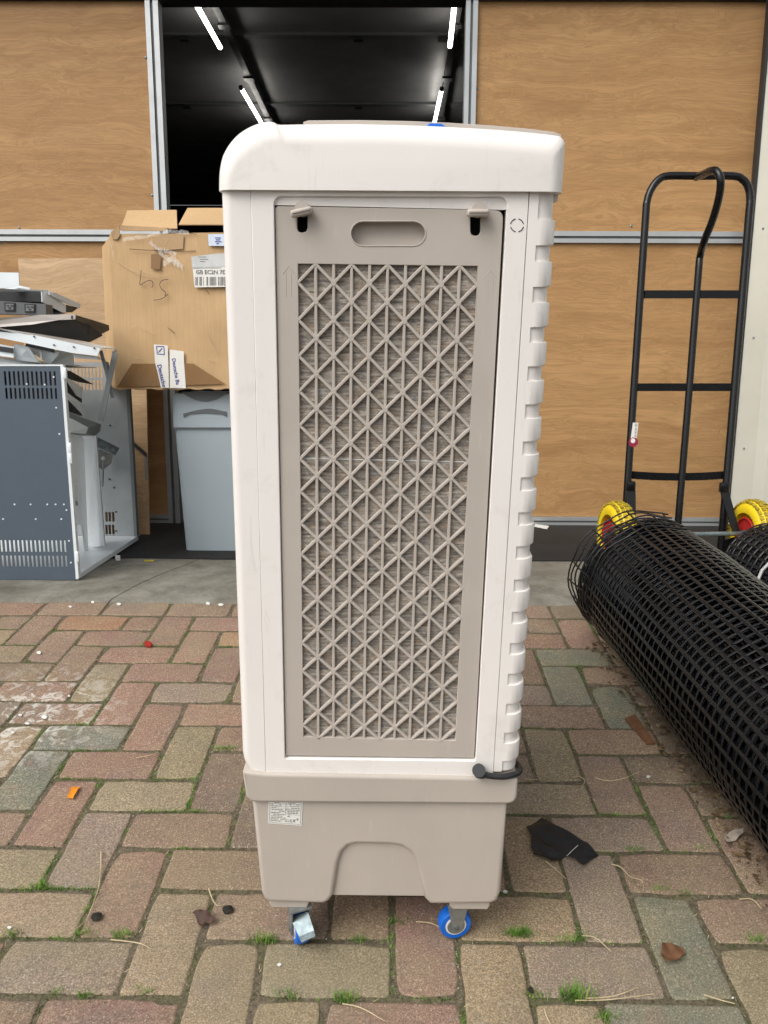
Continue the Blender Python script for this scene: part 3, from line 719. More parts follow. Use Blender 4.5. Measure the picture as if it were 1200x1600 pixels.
# lid: a thick hood, rounded at the front, cut off straight below
lidpx = [(343.5, 340), (343.5, 300), (344, 272), (349, 246), (359, 227), (372, 212), (387, 201.5), (404, 194), (420, 190.5), (430, 192.5), (438, 195.5), (470, 195), (560, 194.5), (640, 196.5), (700, 199), (770, 203), (830, 208), (868, 212.5), (876, 215.5), (880.5, 222), (881, 232), (879, 270), (876.5, 303), (875, 340)]
lo_ = [P(a, b_, Y0 + .019) for a, b_ in lidpx[1:-1]]; lo_ = [(q.x, q.z) for q in smooth_path([(a, 0, b_) for a, b_ in lo_], 4)]
def shrink(d, k=1.0):
    xs_ = [p[0] for p in lo_]; zs_ = [p[1] for p in lo_]; x0, x1, zb0, zt0 = min(xs_), max(xs_), min(zs_), max(zs_); cx = (x0 + x1) / 2; H_0 = zt0 - zb0
    return [(cx + (x - cx) * (1 - 2 * d * .75 / (x1 - x0)), z if (i_ in (0, len(lo_) - 1)) else z - d * min(1, (z - zb0) / H_0 * 1.15)) for i_, (x, z) in enumerate(lo_)]
bm = bmesh.new(); rings = []; RB = .026
for t in range(9):
    a_ = PI / 2 * t / 8; y = Y0 - .007 + RB * (1 - math.sin(a_)); d = RB * (1 - math.cos(PI / 2 - (PI / 2 - a_)) ) if False else RB * (1 - math.cos(a_))
    rings.append([bm.verts.new((x, y, z)) for x, z in shrink(d)])
rings.insert(0, [bm.verts.new((x, Y0 + DEP, z)) for x, z in lo_])
n_ = len(lo_)
for A, B in zip(rings, rings[1:]):
    for k_ in range(n_): bm.faces.new((A[k_], A[(k_ + 1) % n_], B[(k_ + 1) % n_], B[k_]))
bm.faces.new(rings[-1]); bm.faces.new(rings[0])
C.part('lid', bm, WHITE, smooth=60)
# rim band round the left shoulder of the lid
rb = [q for q in [(345, 292), (345.3, 272), (350.5, 247), (360.5, 228.5), (373.5, 213.8), (388, 203.5), (404, 196.5), (419, 193)]]
# taupe control top peeking over the lid, blue knob
YT = Y0 + .05
C.part('top_panel', plate([P(a, b_, YT) for a, b_ in [(473, 230), (474, 190.5), (482, 188), (560, 187.5), (640, 189), (700, 191.5), (770, 196), (830, 201.5), (866, 206), (877, 210), (877, 240)]], [], YT, Y0 + DEP - .03, .0008, 1), TAUPE, smooth=50)
C.part('knob', plate([P(a, b_, Y0 + .03) for a, b_ in [(667, 205), (667, 196), (671, 192.6), (690, 193.2), (695, 197), (695, 205)]], [], Y0 + .03, Y0 + .048, .0006, 1), BLUE, label='small blue knob on the top', smooth=50)
C.part('side_tab', pl([(874, 272), (881, 272), (878.5, 311), (870, 311)], [], .024, .09, .001), WHITE, smooth=50)
# filter door
def stadium(x0, x1, y0_, y1_, n=10):
    r = (y1_ - y0_) / 2; cyy = (y0_ + y1_) / 2
    return [(x1 - r + r * math.cos(-PI / 2 + PI * k / n), cyy + r * math.sin(-PI / 2 + PI * k / n)) for k in range(n + 1)] + [(x0 + r + r * math.cos(PI / 2 + PI * k / n), cyy + r * math.sin(PI / 2 + PI * k / n)) for k in range(n + 1)]
hand = stadium(548, 665, 345.5, 383.5)
lslot = [(463.5, 335), (480, 335), (480, 356), (478, 361), (474, 363), (469, 363), (465, 361), (463.5, 356)]
rslot = [(735.5, 338), (751.5, 338), (751.5, 361), (749.5, 366), (746, 368), (741, 368), (737, 366), (735.5, 361)]
gl = [(465, 412), (747, 415.5), (711.8, 1159.5), (473.5, 1154)]      # grille opening tl tr br bl
door = roundpoly([P(429, 321.5), P(787.5, 328), P(741.5, 1187), P(446, 1183)], [.005, .011, .001, .001])
D = C.part('filter_door', plate(door, [[P(a, b_) for a, b_ in h] for h in (hand, lslot, rslot, gl)], Y0 + .004, Y0 + .012, .0007, 1), TAUPE, smooth=50)
C.part('handle_recess', pl([(540, 336), (672, 337), (672, 392), (540, 392)], [], .0175, .02), TAUPE, D, smooth=0)
hr = [P(a, b_) for a, b_ in stadium(546.5, 666.5, 344, 385)]; hi_ = [P(a, b_) for a, b_ in stadium(548.5, 664.5, 346, 383)]
C.part('handle_rim', plate(hr, [hi_], Y0 + .0033, Y0 + .018, .0004, 1), TAUPE, D, smooth=50)
# lattice
ql = [PP(*g, .0045) for g in gl]
def LP(u, v): a = ql[0].lerp(ql[1], u); b_ = ql[3].lerp(ql[2], u); return a.lerp(b_, v)
NC, NR = 10, 30
def bar(bm, a, b_, w, y0_, y1_):
    d = (b_ - a); d.y = 0; d.normalize(); n = Vector((-d.z, 0, d.x)) * w / 2; m = n * .62
    f = [a + m, b_ + m, b_ - m, a - m]; s_ = [a + n, b_ + n, b_ - n, a - n]
    F_ = [bm.verts.new((p.x, y0_, p.z)) for p in f]; B1 = [bm.verts.new((p.x, y0_ + .0012, p.z)) for p in s_]; B2 = [bm.verts.new((p.x, y1_, p.z)) for p in s_]
    bm.faces.new(F_)
    for A_, B_ in ((F_, B1), (B1, B2)):
        for k in range(4): bm.faces.new((A_[k], B_[k], B_[(k + 1) % 4], A_[(k + 1) % 4]))
bm = bmesh.new()
for c in range(1, NC): bar(bm, LP(c / NC, 0), LP(c / NC, 1), .0040, Y0 + .0046, Y0 + .0100)
def diag(c0, r0, sgn):
    # travel until leaving the grid
    k = 0
    c, r = c0, r0
    while 0 <= c + sgn <= NC and r + 1 <= NR: c += sgn; r += 1
    if r > r0: bar(bm, LP(c0 / NC, r0 / NR), LP(c / NC, r / NR), .0041, Y0 + (.0043 if sgn > 0 else .0040), Y0 + .0098)
for c in range(1, NC, 2): diag(c, 0, 1); diag(c, 0, -1)
for r in range(1, NR, 2): diag(0, r, 1); diag(NC, r, -1)
for c in range(NC + 1):
    for r in range(1, NR):
        if (c + r) % 2 == 1 and 0 < c < NC:
            q = LP(c / NC, r / NR); v0 = len(bm.verts)
            bmesh.ops.create_cone(bm, cap_ends=True, segments=8, radius1=.0038, radius2=.0034, depth=.006, matrix=Matrix.Translation((q.x, Y0 + .0069, q.z)) @ Matrix.Rotation(PI / 2, 4, 'X'))
C.part('lattice_grille', bm, TAUPE, D, smooth=25)
C.part('filter_pad', pl([(455, 404), (757, 407), (720, 1168), (465, 1165)], [], .0102, .04), FILTER, smooth=0)
# thin moulding line where the pad sheets meet
ps = PP(466, 716, .0100); pe = PP(733, 722, .0100)
C.part('pad_seam', tube([ps, pe], .0009, 6), PAPERG)
# latches
def latch(cx, cy_, ang):
    c = PP(cx, cy_, -.006); bm = bmesh.new(); rot = Matrix.Rotation(ang, 3, 'Y')
    box(bm, c, (.027, .012, .0085), rot, .0026); box(bm, c + Vector((0, -.0066, .0012)), (.0225, .0016, .003), rot, .0006)
    o = C.part('latch', bm, TAUPE, smooth=50)
    s_ = PP(cx + 1, cy_ - 5, 0); C.part('latch_shaft', tube([s_ + Vector((0, -.008, 0)), s_ + Vector((0, .012, 0))], .0085, 14), TAUPE, o)
latch(471.5, 331.5, -math.radians(12)); latch(747, 333, 0)
# raised arrows moulded on the door frame
for (ax, ay) in ((451, 424), (766, 430)):
    bm = bmesh.new(); d = Vector((0, .0037 - .0, 0))
    tip = PP(ax, ay - 8, .0038)
    for pts in ([(ax - 9, ay + 4), (ax, ay - 8), (ax + 9, ay + 4)], [(ax - 4, ay + 3), (ax - 4, ay + 40)], [(ax + 4, ay + 3), (ax + 4, ay + 40)]):
        tube([PP(a, b_, .0041) for a, b_ in pts], .0005, 5, bm=bm)
    C.part('moulded_arrow', bm, TAUPE, D)
# knockout ring of four arcs
bm = bmesh.new(); kc = (807.8, 352)
for q in range(4):
    tube([PP(kc[0] + 10.2 * math.cos(PI / 2 * q + t), kc[1] + 10.2 * math.sin(PI / 2 * q + t), .0003) for t in [.22 + k * .16 for k in range(8)]], .0006, 6, bm=bm)
C.part('knockout_mark', bm, DKPL)
# tank with lip, arch and feet
lipo = roundpoly([P(379.5, 1202), P(414, 1206), P(809, 1213.5), P(807, 1253.5), P(386, 1250.5)], [.004, .001, .006, .017, .017])
C.part('tank_lip', plate(lipo, [], Y0 - .0055, Y0 + DEP - .004, .0045, 3), TAUPE, smooth=50)
tank = [(391, 1238), (795, 1240), (783.5, 1398), (778, 1411), (768, 1416), (672, 1416.5), (664, 1408), (655, 1370), (648, 1347), (640, 1334), (626, 1325.5), (608, 1323), (556, 1322), (544, 1325), (535, 1334), (529, 1350), (521, 1402), (512, 1413), (504, 1416), (421, 1413), (412, 1409), (407.5, 1398)]
C.part('tank', plate([P(a, b_) for a, b_ in tank], [], Y0 + .003, Y0 + DEP - .012, .0075, 4), TAUPE, smooth=60)
C.part('tank_arch', pl([(505, 1300), (672, 1300), (676, 1409.5), (503, 1407.5)], [], .0105, .10, .003), TAUPE, smooth=50)
for pts in ([(418.5, 1400), (482, 1400), (481.5, 1421), (478, 1427), (423, 1427), (419, 1421)], [(702, 1400), (768, 1400), (767, 1424), (763, 1430), (708, 1429.5), (703, 1424)]):
    C.part('foot', pl(pts, [], .011, .075, .002), TAUPE, smooth=50)
for xoff in (430, 705):
    q0 = P(xoff, 1405); C.part('foot', bx(q0[0], q0[0] + .06, Y0 + DEP - .09, Y0 + DEP - .02, .075, .10, .003), TAUPE)
# label on the tank
lab = [P(419.5, 1249.6), P(473, 1250), (P(471, 1292)[0], P(471, 1292)[1]), P(418.5, 1288)]
L = C.part('rating_label', plate(lab, [], Y0 + .0022, Y0 + .003, 0), PAPER, smooth=0)
Lc = [Vector((a, Y0 + .0018, b_)) for a, b_ in (P(421.5, 1251), P(470.5, 1252), P(469, 1289.5), P(420.5, 1286))]
def LB(u, v): return Lc[0].lerp(Lc[1], u).lerp(Lc[3].lerp(Lc[2], u), v)
bm = bmesh.new()
def ln(u0, v0, u1, v1, w=.0003): tube([LB(u0, v0), LB(u1, v1)], w, 4, bm=bm)
for e in ((0, .08, 1, .08), (0, .08, 0, 1), (1, .08, 1, 1), (0, 1, 1, 1), (.52, .12, .50, .62)): ln(*e, .00022)
for r in range(7): ln(.0, .08 + .09 * r, 1, .08 + .09 * r, .0001)
C.part('label_frame', bm, INKG, L, smooth=0)
rt = random.Random(5); bm = bmesh.new()
for r in range(12):
    v = .12 + .072 * r; u = .04 + .02 * rt.random()
    while u < (.92 if r < 7 else .62):
        l_ = rt.uniform(.03, .09)
        if not (r < 7 and (.30 + .1 * rt.random() < u < .52)) and rt.random() < .8: box(bm, LB(u + l_ / 2, v), (l_ * .046, .0002, .0010))
        u += l_ + .02
for (u, w_) in ((.30, .012), (.43, .011), (.58, .010)): box(bm, LB(u + .05, .035), (w_ * .7, .0002, .0016))
C.part('label_print', bm, INKG, L, smooth=0)
q = LB(.66, .93); bm = bmesh.new()
for ox in (0, .0052):
    cxx = q + Vector((.0022 + ox, 0, .0022)); tube([cxx + Vector((.0021 * math.cos(t), 0, .0021 * math.sin(t))) for t in [PI * .35 + k * PI * 1.3 / 9 for k in range(10)]], .00035, 5, bm=bm)
    if ox: tube([cxx + Vector((-.002, 0, 0)), cxx + Vector((.0006, 0, 0))], .0003, 5, bm=bm)
C.part('ce_mark', bm, INK, L)
C.part('bin_symbol', box(bmesh.new(), LB(.90, .80), (.0022, .0003, .003)), INKG, L)
# drain hose clipped round the corner
hs_ = smooth_path([PP(746, 1202, -.012), PP(752, 1208, -.016), PP(765, 1212, -.014), PP(785, 1213.5, -.012), PP(800, 1211, -.006), PP(810, 1207, .008), PP(812, 1200, .03), PP(806, 1192, .06)], 6)
H = C.part('drain_hose', tube(hs_, .0046, 12), DKPL)
C.part('hose_nut', tube([PP(748, 1203, .004), PP(748, 1204, -.018)], .0098, 12), DKPL, H)
C.part('hose_ring', tube(smooth_path([PP(742, 1200, -.008), PP(746, 1212, -.010), PP(757, 1213, -.012)], 5), .0035, 8), DKPL, H)

# casters (parts of the cooler)
def wheel_mesh(c, ax, R, w, mat_fn=None, n=32):
    """tyre profile revolved round axis ax through c"""
    ax = Vector(ax).normalized(); u = ax.orthogonal().normalized(); v = ax.cross(u)
    prof = [(-w / 2, R * .66), (-w / 2, R * .93), (-w * .3, R), (w * .3, R), (w / 2, R * .93), (w / 2, R * .66)]
    bm = bmesh.new(); rings = []
    for k in range(n):
        a = 2 * PI * k / n; d = u * math.cos(a) + v * math.sin(a); rings.append([bm.verts.new(c + ax * t + d * r) for t, r in prof])
    for k in range(n):
        A, B = rings[k], rings[(k + 1) % n]
        for i in range(len(prof)): bm.faces.new((A[i], A[(i + 1) % len(prof)], B[(i + 1) % len(prof)], B[i]))
    return bm
def disc(c, ax, R, w, n=24): ax = Vector(ax).normalized(); return tube([c - ax * w / 2, c + ax * w / 2], R, n)
def caster(contact, axd, pedal):
    R = .0272; c = Vector((contact.x, contact.y, R)); axd = Vector(axd).normalized()
    o = C.part('caster_fork', plate([(0, 0)] * 0 or [(c.x - .012, .024), (c.x + .010, .024), (c.x + .016, .074), (c.x - .016, .074)], [], c.y - .001, c.y + .001), ZINCD) if False else None
    side = axd; fw = Vector((-axd.y, axd.x, 0))                                  # rolling direction
    bm = bmesh.new()
    for s_ in (-1, 1):
        off = side * (.0135 * s_); pts = [c + off + fw * -.006 + Vector((0, 0, -.008)), c + off + fw * .008 + Vector((0, 0, -.008)), c + off + fw * .020 + Vector((0, 0, .048 - 0)), c + off + fw * -.016 + Vector((0, 0, .048))]
        poly(pts, .0018, bm=bm, dirv=side * s_)
    box(bm, c + Vector((0, 0, .0475)) + fw * .002, (.036, .036, .003), Matrix.Rotation(math.atan2(axd.y, axd.x), 3, 'Z'))
    F = C.part('caster_fork', bm, ZINCD, smooth=0)
    C.part('wheel', wheel_mesh(c, axd, R, .021), BLUE, F); C.part('rim', disc(c, axd, R * .64, .0225), WHITEM, F); C.part('hub', disc(c, axd, R * .54, .0245), ZINCD, F)
    C.part('axle_bolt', disc(c, axd, .0045, .034, 8), ZINC, F)
    return c, F
k1 = RZ(709, 1459)
caster(k1 + Vector((0, .0, 0)), (.18, -1, 0), False)
k2 = RZ(461, 1476)
c, F = caster(k2 + Vector((.006, .012, 0)), (-.93, -.36, 0), True)
ped = [PP(453, 1434, .012), PP(481, 1424, .012), PP(493.5, 1463, -.022), PP(471.5, 1472.5, -.022)]
bm = poly(ped, .0018, dirv=(0, .6, -.8))
for t in (.80, .88, .96):
    a = ped[0].lerp(ped[3], t); b2 = ped[1].lerp(ped[2], t); tube([a + Vector((0, -.001, .001)), b2 + Vector((0, -.001, .001))], .0011, 5, bm=bm)
poly([ped[0], ped[3], ped[3] + Vector((-.001, .01, -.007)), ped[0] + Vector((-.001, .012, -.008))], .0012, bm=bm, dirv=(1, 0, 0))
C.part('brake_pedal', bm, ZINC, F, smooth=0)
for px_ in (.0, .0): pass
for xx in (-.13, .10): caster(Vector((cbase.x + xx, Y0 + DEP - .055, 0)), (.1, -1, 0), False)

# ------------------------------------------------------------------ rolls of black plastic mesh
def mesh_roll(T, P0, P1, R, layers, pitch, seed, nring=72, smin=0, rs=.0017, jag=.0):
    a = (P1 - P0); Ln = a.length; a.normalize(); e2 = Vector((0, 0, 1)); e2 = (e2 - a * e2.dot(a)).normalized(); e1 = e2.cross(a)
    for ly in range(layers):
        rnd = random.Random(seed + ly); V, F = [], []
        Rl = R - ly * .0052; ph = rnd.random() * pitch; tw = rnd.random() * 6; NS = 5 if ly < 5 else 3; QS = [2 * PI * q_ / NS for q_ in range(NS)]; pl_ = pitch * rnd.uniform(.97, 1.04)
        s0 = -.012 * (ly % 3) + (-.02 if ly == 0 else 0)
        nl = max(8, int(2 * PI * Rl / (pitch * 1.12)))
        def pos(s, th, seedk=0):
            w = .0045 * noise.noise(Vector((s * 5, math.cos(th) * 2 + ly * 5, math.sin(th) * 2))) + .0012 * noise.noise(Vector((s * 40, th * 9, ly)))
            sag = -.010 * max(0, math.sin(th)) * (.5 + .5 * noise.noise(Vector((s * 2, 1, 2))))
            ax = .016 * noise.noise(Vector((math.cos(th) * 1.3, math.sin(th) * 1.3, s * 1.5 + ly * 7)))
            r_ = Rl + w + sag
            return P0 + a * (s + ax) + e1 * math.cos(th) * r_ + e2 * math.sin(th) * r_
        def strand(pts, closed, rad, flatz):
            n0 = len(V); N = len(pts)
            for i, p in enumerate(pts):
                t = (pts[(i + 1) % N] - pts[i - 1]) if closed or 0 < i < N - 1 else (pts[min(i + 1, N - 1)] - pts[max(i - 1, 0)])
                t.normalize(); cen = P0 + a * (p - P0).dot(a); o = (p - cen).normalized(); b_ = t.cross(o)
                V.extend([tuple(p + o * rad * math.cos(q_) * .9 + b_ * rad * flatz * math.sin(q_)) for q_ in QS])
            for i in range(N if closed else N - 1):
                q0 = n0 + NS * i; q1 = n0 + NS * ((i + 1) % N)
                for k in range(NS): F.append((q0 + k, q0 + (k + 1) % NS, q1 + (k + 1) % NS, q1 + k))
        s = s0 + ph * .3
        nr = nring if ly < 7 else nring // 2
        while s < Ln:
            strand([pos(s, 2 * PI * k / nr) for k in range(nr)], True, rs * rnd.uniform(.85, 1.15), 1.15); s += pl_
        stp = pitch if ly < 7 else pitch * 2
        for k in range(nl):
            th = tw + 2 * PI * k / nl; n_ = int((Ln - s0) / stp)
            strand([pos(s0 + ph * .3 + stp * i, th) for i in range(n_)], False, rs * 1.05, 1.6)
        me = bpy.data.meshes.new('mesh_layer'); me.from_pydata(V, [], F); me.update()
        T.part('mesh_layer', me, GRID, smooth=80, stuff=False)
    return a, e1, e2
A0 = Vector((.742, 1.195, .199)); A1 = Vector((.842, -.20, .199))
T1 = Thing('mesh_roll', 'large roll of black plastic mesh lying on the bricks, loose end toward the cooler', 'mesh roll', 'R', (.8, .6, 0), 'rolls of black plastic mesh')
a, e1, e2 = mesh_roll(T1, A0, A1, .195, 8, .0238, 11, rs=.0027)
T1.part('inner_wraps', tube([A0 + a * .012, A1], .156, 40), CORE)
# loose outer flap sticking out at the far left end
V = bmesh.new(); rings = []
def fp(s, th):
    R_ = .195 + .017 * max(0, 1 - abs(th - 3.0) / 1.7) * (1 - (s + .06) / .2) + .003 * math.sin(th * 9 + s * 50)
    return A0 + a * s + e1 * math.cos(th) * R_ + e2 * math.sin(th) * R_
for i in range(6):
    s = -.06 + i * .0275
    tube([fp(s + .004 * math.sin(k), 1.2 + k * 2.9 / 26) for k in range(27)], .0025, 5, bm=V)
for k in range(11):
    th = 1.3 + k * 2.7 / 10; tube([fp(-.06 + .006 * math.sin(k) + i * .016, th) for i in range(9)], .0026, 5, bm=V)
T1.part('loose_flap', V, GRID, smooth=80)
B0 = Vector((1.172, 1.36, .168)); B1 = Vector((1.46, .25, .165))
T2 = Thing('mesh_roll', 'second roll of black plastic mesh behind the large one, tied with a pale strap', 'mesh roll', 'R', (1.3, .8, 0), 'rolls of black plastic mesh')
a, e1, e2 = mesh_roll(T2, B0, B1, .160, 7, .024, 51, rs=.0027)
T2.part('inner_wraps', tube([B0 + a * .012, B1], .126, 40), CORE)
for s in (.16,):
    T2.part('strap', tube([B0 + a * (s + .01 * math.sin(k)) + (e1 * math.cos(k * 2 * PI / 40) + e2 * math.sin(k * 2 * PI / 40)) * .1655 for k in range(40)], .0045, 6, closed=True), PAPERG)

# ------------------------------------------------------------------ sack truck
HY = 2.06
def H_(px_, py_, dy=0): return WY(px_, py_, HY + dy)
T = Thing('sack_truck', 'black steel sack truck with yellow tyres standing against the plywood', 'sack truck', 'W', H_(1055, 880))
lean = lambda py_: .14 * (880 - py_) / 610
fr = [H_(975, 885), H_(978, 800), H_(991, 600, lean(600)), H_(1008, 350, lean(350)), H_(1011, 315, lean(315)), H_(1018, 295, lean(295)), H_(1029, 281, lean(281)), H_(1044, 275, lean(275)), H_(1090, 275, lean(275)), H_(1145, 275, lean(275)), H_(1160, 280, lean(280)), H_(1169, 292, lean(292)), H_(1172, 312, lean(310)), H_(1169, 350, lean(350)), H_(1148, 600, lean(600)), H_(1131, 800), H_(1124, 882)]
T.part('frame', tube(smooth_path(fr, 5), .0148, 14), BLACKP)
hp = [H_(1088, 277, lean(275)), H_(1099, 272, .05), H_(1110, 267, -.03), H_(1120, 268, -.075), H_(1126, 283, -.09), H_(1123, 310, -.07), H_(1113, 345, -.02), H_(1101, 375, .04), H_(1094, 400, lean(400)), H_(1091, 430, lean(430)), H_(1076, 620, lean(620)), H_(1058, 834)]
T.part('handle', tube(smooth_path(hp, 6), .0142, 14), BLACKP)
def strip(pxs, h, sag=0):
    pts = []
    for k in range(9):
        t = k / 8; x = pxs[0] + (pxs[1] - pxs[0]) * t; y = pxs[2] + sag * 4 * t * (1 - t); pts.append((x, y))
    bm = bmesh.new(); r0_, r1_, r2_, r3_ = [], [], [], []
    for x, y in pts:
        p = H_(x, y, lean(y)); d = .004
        r0_.append(bm.verts.new(p + Vector((0, -d, h / 2)))); r1_.append(bm.verts.new(p + Vector((0, -d, -h / 2)))); r2_.append(bm.verts.new(p + Vector((0, d, -h / 2)))); r3_.append(bm.verts.new(p + Vector((0, d, h / 2))))
    for k in range(8):
        for A, B in ((r0_, r1_), (r1_, r2_), (r2_, r3_), (r3_, r0_)): bm.faces.new((A[k], B[k], B[k + 1], A[k + 1]))
    return bm
for a_ in ((1007, 1163, 460, 0), (995, 1149, 605, 0), (986, 1133, 742, 3)): T.part('crossbar', strip(a_[:3], .031, a_[3]), BLACKP, smooth=30)
WR = .135
wl = Vector((.880, 1.935, WR + .006)); wr_ = Vector((1.435, 1.99, WR + .006)); axw = (wr_ - wl).normalized()
T.part('axle', tube([wl, wr_], .009, 10), ZINC)
for w_, i in ((wl, 0), (wr_, 1)):
    # fat tyre with tread blocks
    n = 44; bm = bmesh.new(); u = axw.orthogonal().normalized(); v = axw.cross(u); hw = .040
    prof = [(math.cos(t) * hw, WR - .038 + math.sin(t) * .038) for t in [PI * k / 10 for k in range(-1, 12)]]; rings = []
    for k in range(n):
        d = u * math.cos(2 * PI * k / n) + v * math.sin(2 * PI * k / n); rings.append([bm.verts.new(w_ + axw * x + d * (r - .003)) for x, r in prof])
    for k in range(n):
        A, B = rings[k], rings[(k + 1) % n]
        for q in range(len(prof) - 1): bm.faces.new((A[q], A[q + 1], B[q + 1], B[q]))
        bm.faces.new((A[-1], A[0], B[0], B[-1]))
    ty = T.part('tyre', bm, YEL)
    bm = bmesh.new()
    for k in range(34):
        for q, (off, ph) in enumerate(((-.026, 0), (-.009, .5), (.009, 0), (.026, .5))):
            an = 2 * PI * (k + ph) / 34; d = u * math.cos(an) + v * math.sin(an); tdir = axw.cross(d); rr_ = WR - .038 + .038 * math.sqrt(max(0, 1 - (off / hw) ** 2)) - .001
            rot = Matrix((axw, tdir, d)).transposed(); box(bm, w_ + axw * off + d * rr_, (.013, .017, .006), rot)
    T.part('tread_blocks', bm, TREAD, ty, smooth=0)
    rim = tube([w_ - axw * .030, w_ - axw * .010, w_ + axw * .010, w_ + axw * .030], [.064, .058, .058, .064], 24); R_ = T.part('rim', rim, REDP)
    T.part('rim_lip', tube([w_ - axw * .032 + (u * math.cos(2 * PI * k / 24) + v * math.sin(2 * PI * k / 24)) * .061 for k in range(24)], .005, 8, closed=True), REDP, R_)
    T.part('hub', tube([w_ - axw * .046, w_ + axw * .046], .014, 12), ZINC, R_)
for (a1, b1, w_, s_) in (((984, 768), (1003, 825), wl, .065), ((1129, 770), (1151, 832), wr_, -.065)):
    p = H_(*a1, .0) + Vector((0, -.018, 0)); q = w_ + axw * s_
    bm = poly([p + Vector((-.017, 0, .01)), p + Vector((.017, 0, .01)), q + Vector((.014, 0, 0)), q + Vector((-.014, 0, 0))], .006); T.part('wheel_bracket', bm, BLACKP, smooth=0)
    p = H_(a1[0], a1[1] - 9); T.part('bracket_clamp', box(bmesh.new(), p + Vector((0, -.012, 0)), (.034, .022, .04), None, .004), BLACKP)
tp = bmesh.new(); a_ = H_(970, 884); b_ = H_(1128, 884); box(tp, ((a_.x + b_.x) / 2, 2.06 + .10, .0125), (b_.x - a_.x + .04, .20, .008)); T.part('toe_plate', tp, BLACKP, smooth=0)
T.part('gusset', poly([H_(1128, 845, -.01), H_(1128, 876, -.01), H_(1150, 862, -.08), H_(1150, 838, -.08)], .005, dirv=(1, 0, 0)), BLACKP, smooth=0)
# round white sticker with crimson edge on the left rail
p = H_(989, 676, lean(676)) + Vector((-.003, -.030, 0)); sw = .026
st = T.part('sticker', poly([p + Vector((-.013 - .002, 0, -.036)), p + Vector((.011 - .002, 0, -.036)), p + Vector((.013, 0, .042)), p + Vector((-.009, 0, .042))], .001), PAPER, smooth=0)
q = p + Vector((-.003, -.0008, -.036)); CR = m_plain('crimson_print', (.28, .01, .05), .5)
T.part('sticker_rosette', plate([(q.x + (.018 + .0025 * (k % 2)) * math.cos(k * PI / 9), q.z + (.018 + .0025 * (k % 2)) * math.sin(k * PI / 9)) for k in range(18)], [], q.y - .0006, q.y), CR, st, smooth=0)
T.part('rosette_centre', plate([(q.x + .009 * math.cos(k * PI / 8) - .002, q.z + .006 + .010 * math.sin(k * PI / 8)) for k in range(16)], [], q.y - .0012, q.y - .0007), PAPER, st, smooth=0)
bm = bmesh.new(); rt = random.Random(2)
for k in range(12): box(bm, p + Vector((.004, -.0005, .036 - k * .0055)), (.010 * rt.uniform(.5, 1), .0004, .0022))
T.part('sticker_print', bm, INKG, st, smooth=0)

# ------------------------------------------------------------------ grey bin
BY = 2.20
bt = Thing('waste_bin', 'tall grey plastic bin standing under the battered cardboard box', 'bin', 'W', (-.62, 2.4, .006))
xa, xb = WY(288, 862, BY).x, -.36; xa2, xb2 = WY(268, 612, BY).x, -.30; ztop = WY(300, 610, BY).z; zmid = WY(300, 669, BY).z
def taper(x0, x1, y0, y1, z0, X0, X1, Y0_, Y1_, z1, bev=.02):
    bm = bmesh.new(); lo = [(x0, y0), (x1, y0), (x1, y1), (x0, y1)]; hi = [(X0, Y0_), (X1, Y0_), (X1, Y1_), (X0, Y1_)]
    lo = roundpoly(lo, bev, 4); hi = roundpoly(hi, bev, 4)
    return loft([lo, hi], [z0, z1], bm)
tm = (zmid - .006) / (ztop - .006)
xm = xa + (xa2 - xa) * tm
bt.part('body', taper(xa, xb, BY + .01, 2.58, .0065, xm, xb2 - .01, BY - .012, 2.61, zmid - .001, .03), BIN, smooth=30)
lidb = bt.part('lid', taper(xm - .006, xb2, BY - .018, 2.62, zmid, xa2, xb2, BY - .014, 2.61, ztop - .012, .03), BIN, smooth=30)
REC = m_plain('bin_recess_shade', (.12, .135, .14), .6)  # darker copy of the bin grey, recess shade put into the colour
def bp_(pts): return [(WY(a, b_, BY - .02).x, WY(a, b_, BY - .02).z) for a, b_ in pts]
bt.part('handle_hole_shade', plate(bp_([(286 + 68 * k / 14, 646.5 - 8 * math.sin(PI * min(1, k / 9) / 2) + 5 * max(0, (k - 9) / 5)) for k in range(15)] + [(354, 651), (346, 647), (320, 645), (296, 647), (287, 652)]), [], BY - .0215, BY - .015), REC, lidb, smooth=0)
bt.part('lid_flap_shade', plate(bp_([(284, 612), (356, 612)] + [(356 - 72 * k / 12, 614 + 13 * math.sin(PI * k / 12)) for k in range(13)]), [], BY - .0215, BY - .016, .0005), REC, lidb, smooth=0)  # flat dark crescent, stands in for shade below the box
bt.part('lid_seam_shade', plate(bp_([(268.5, 667.8), (372, 667.8), (372, 669.6), (268.7, 669.6)]), [], BY - .021, BY - .01), REC, lidb, smooth=0)

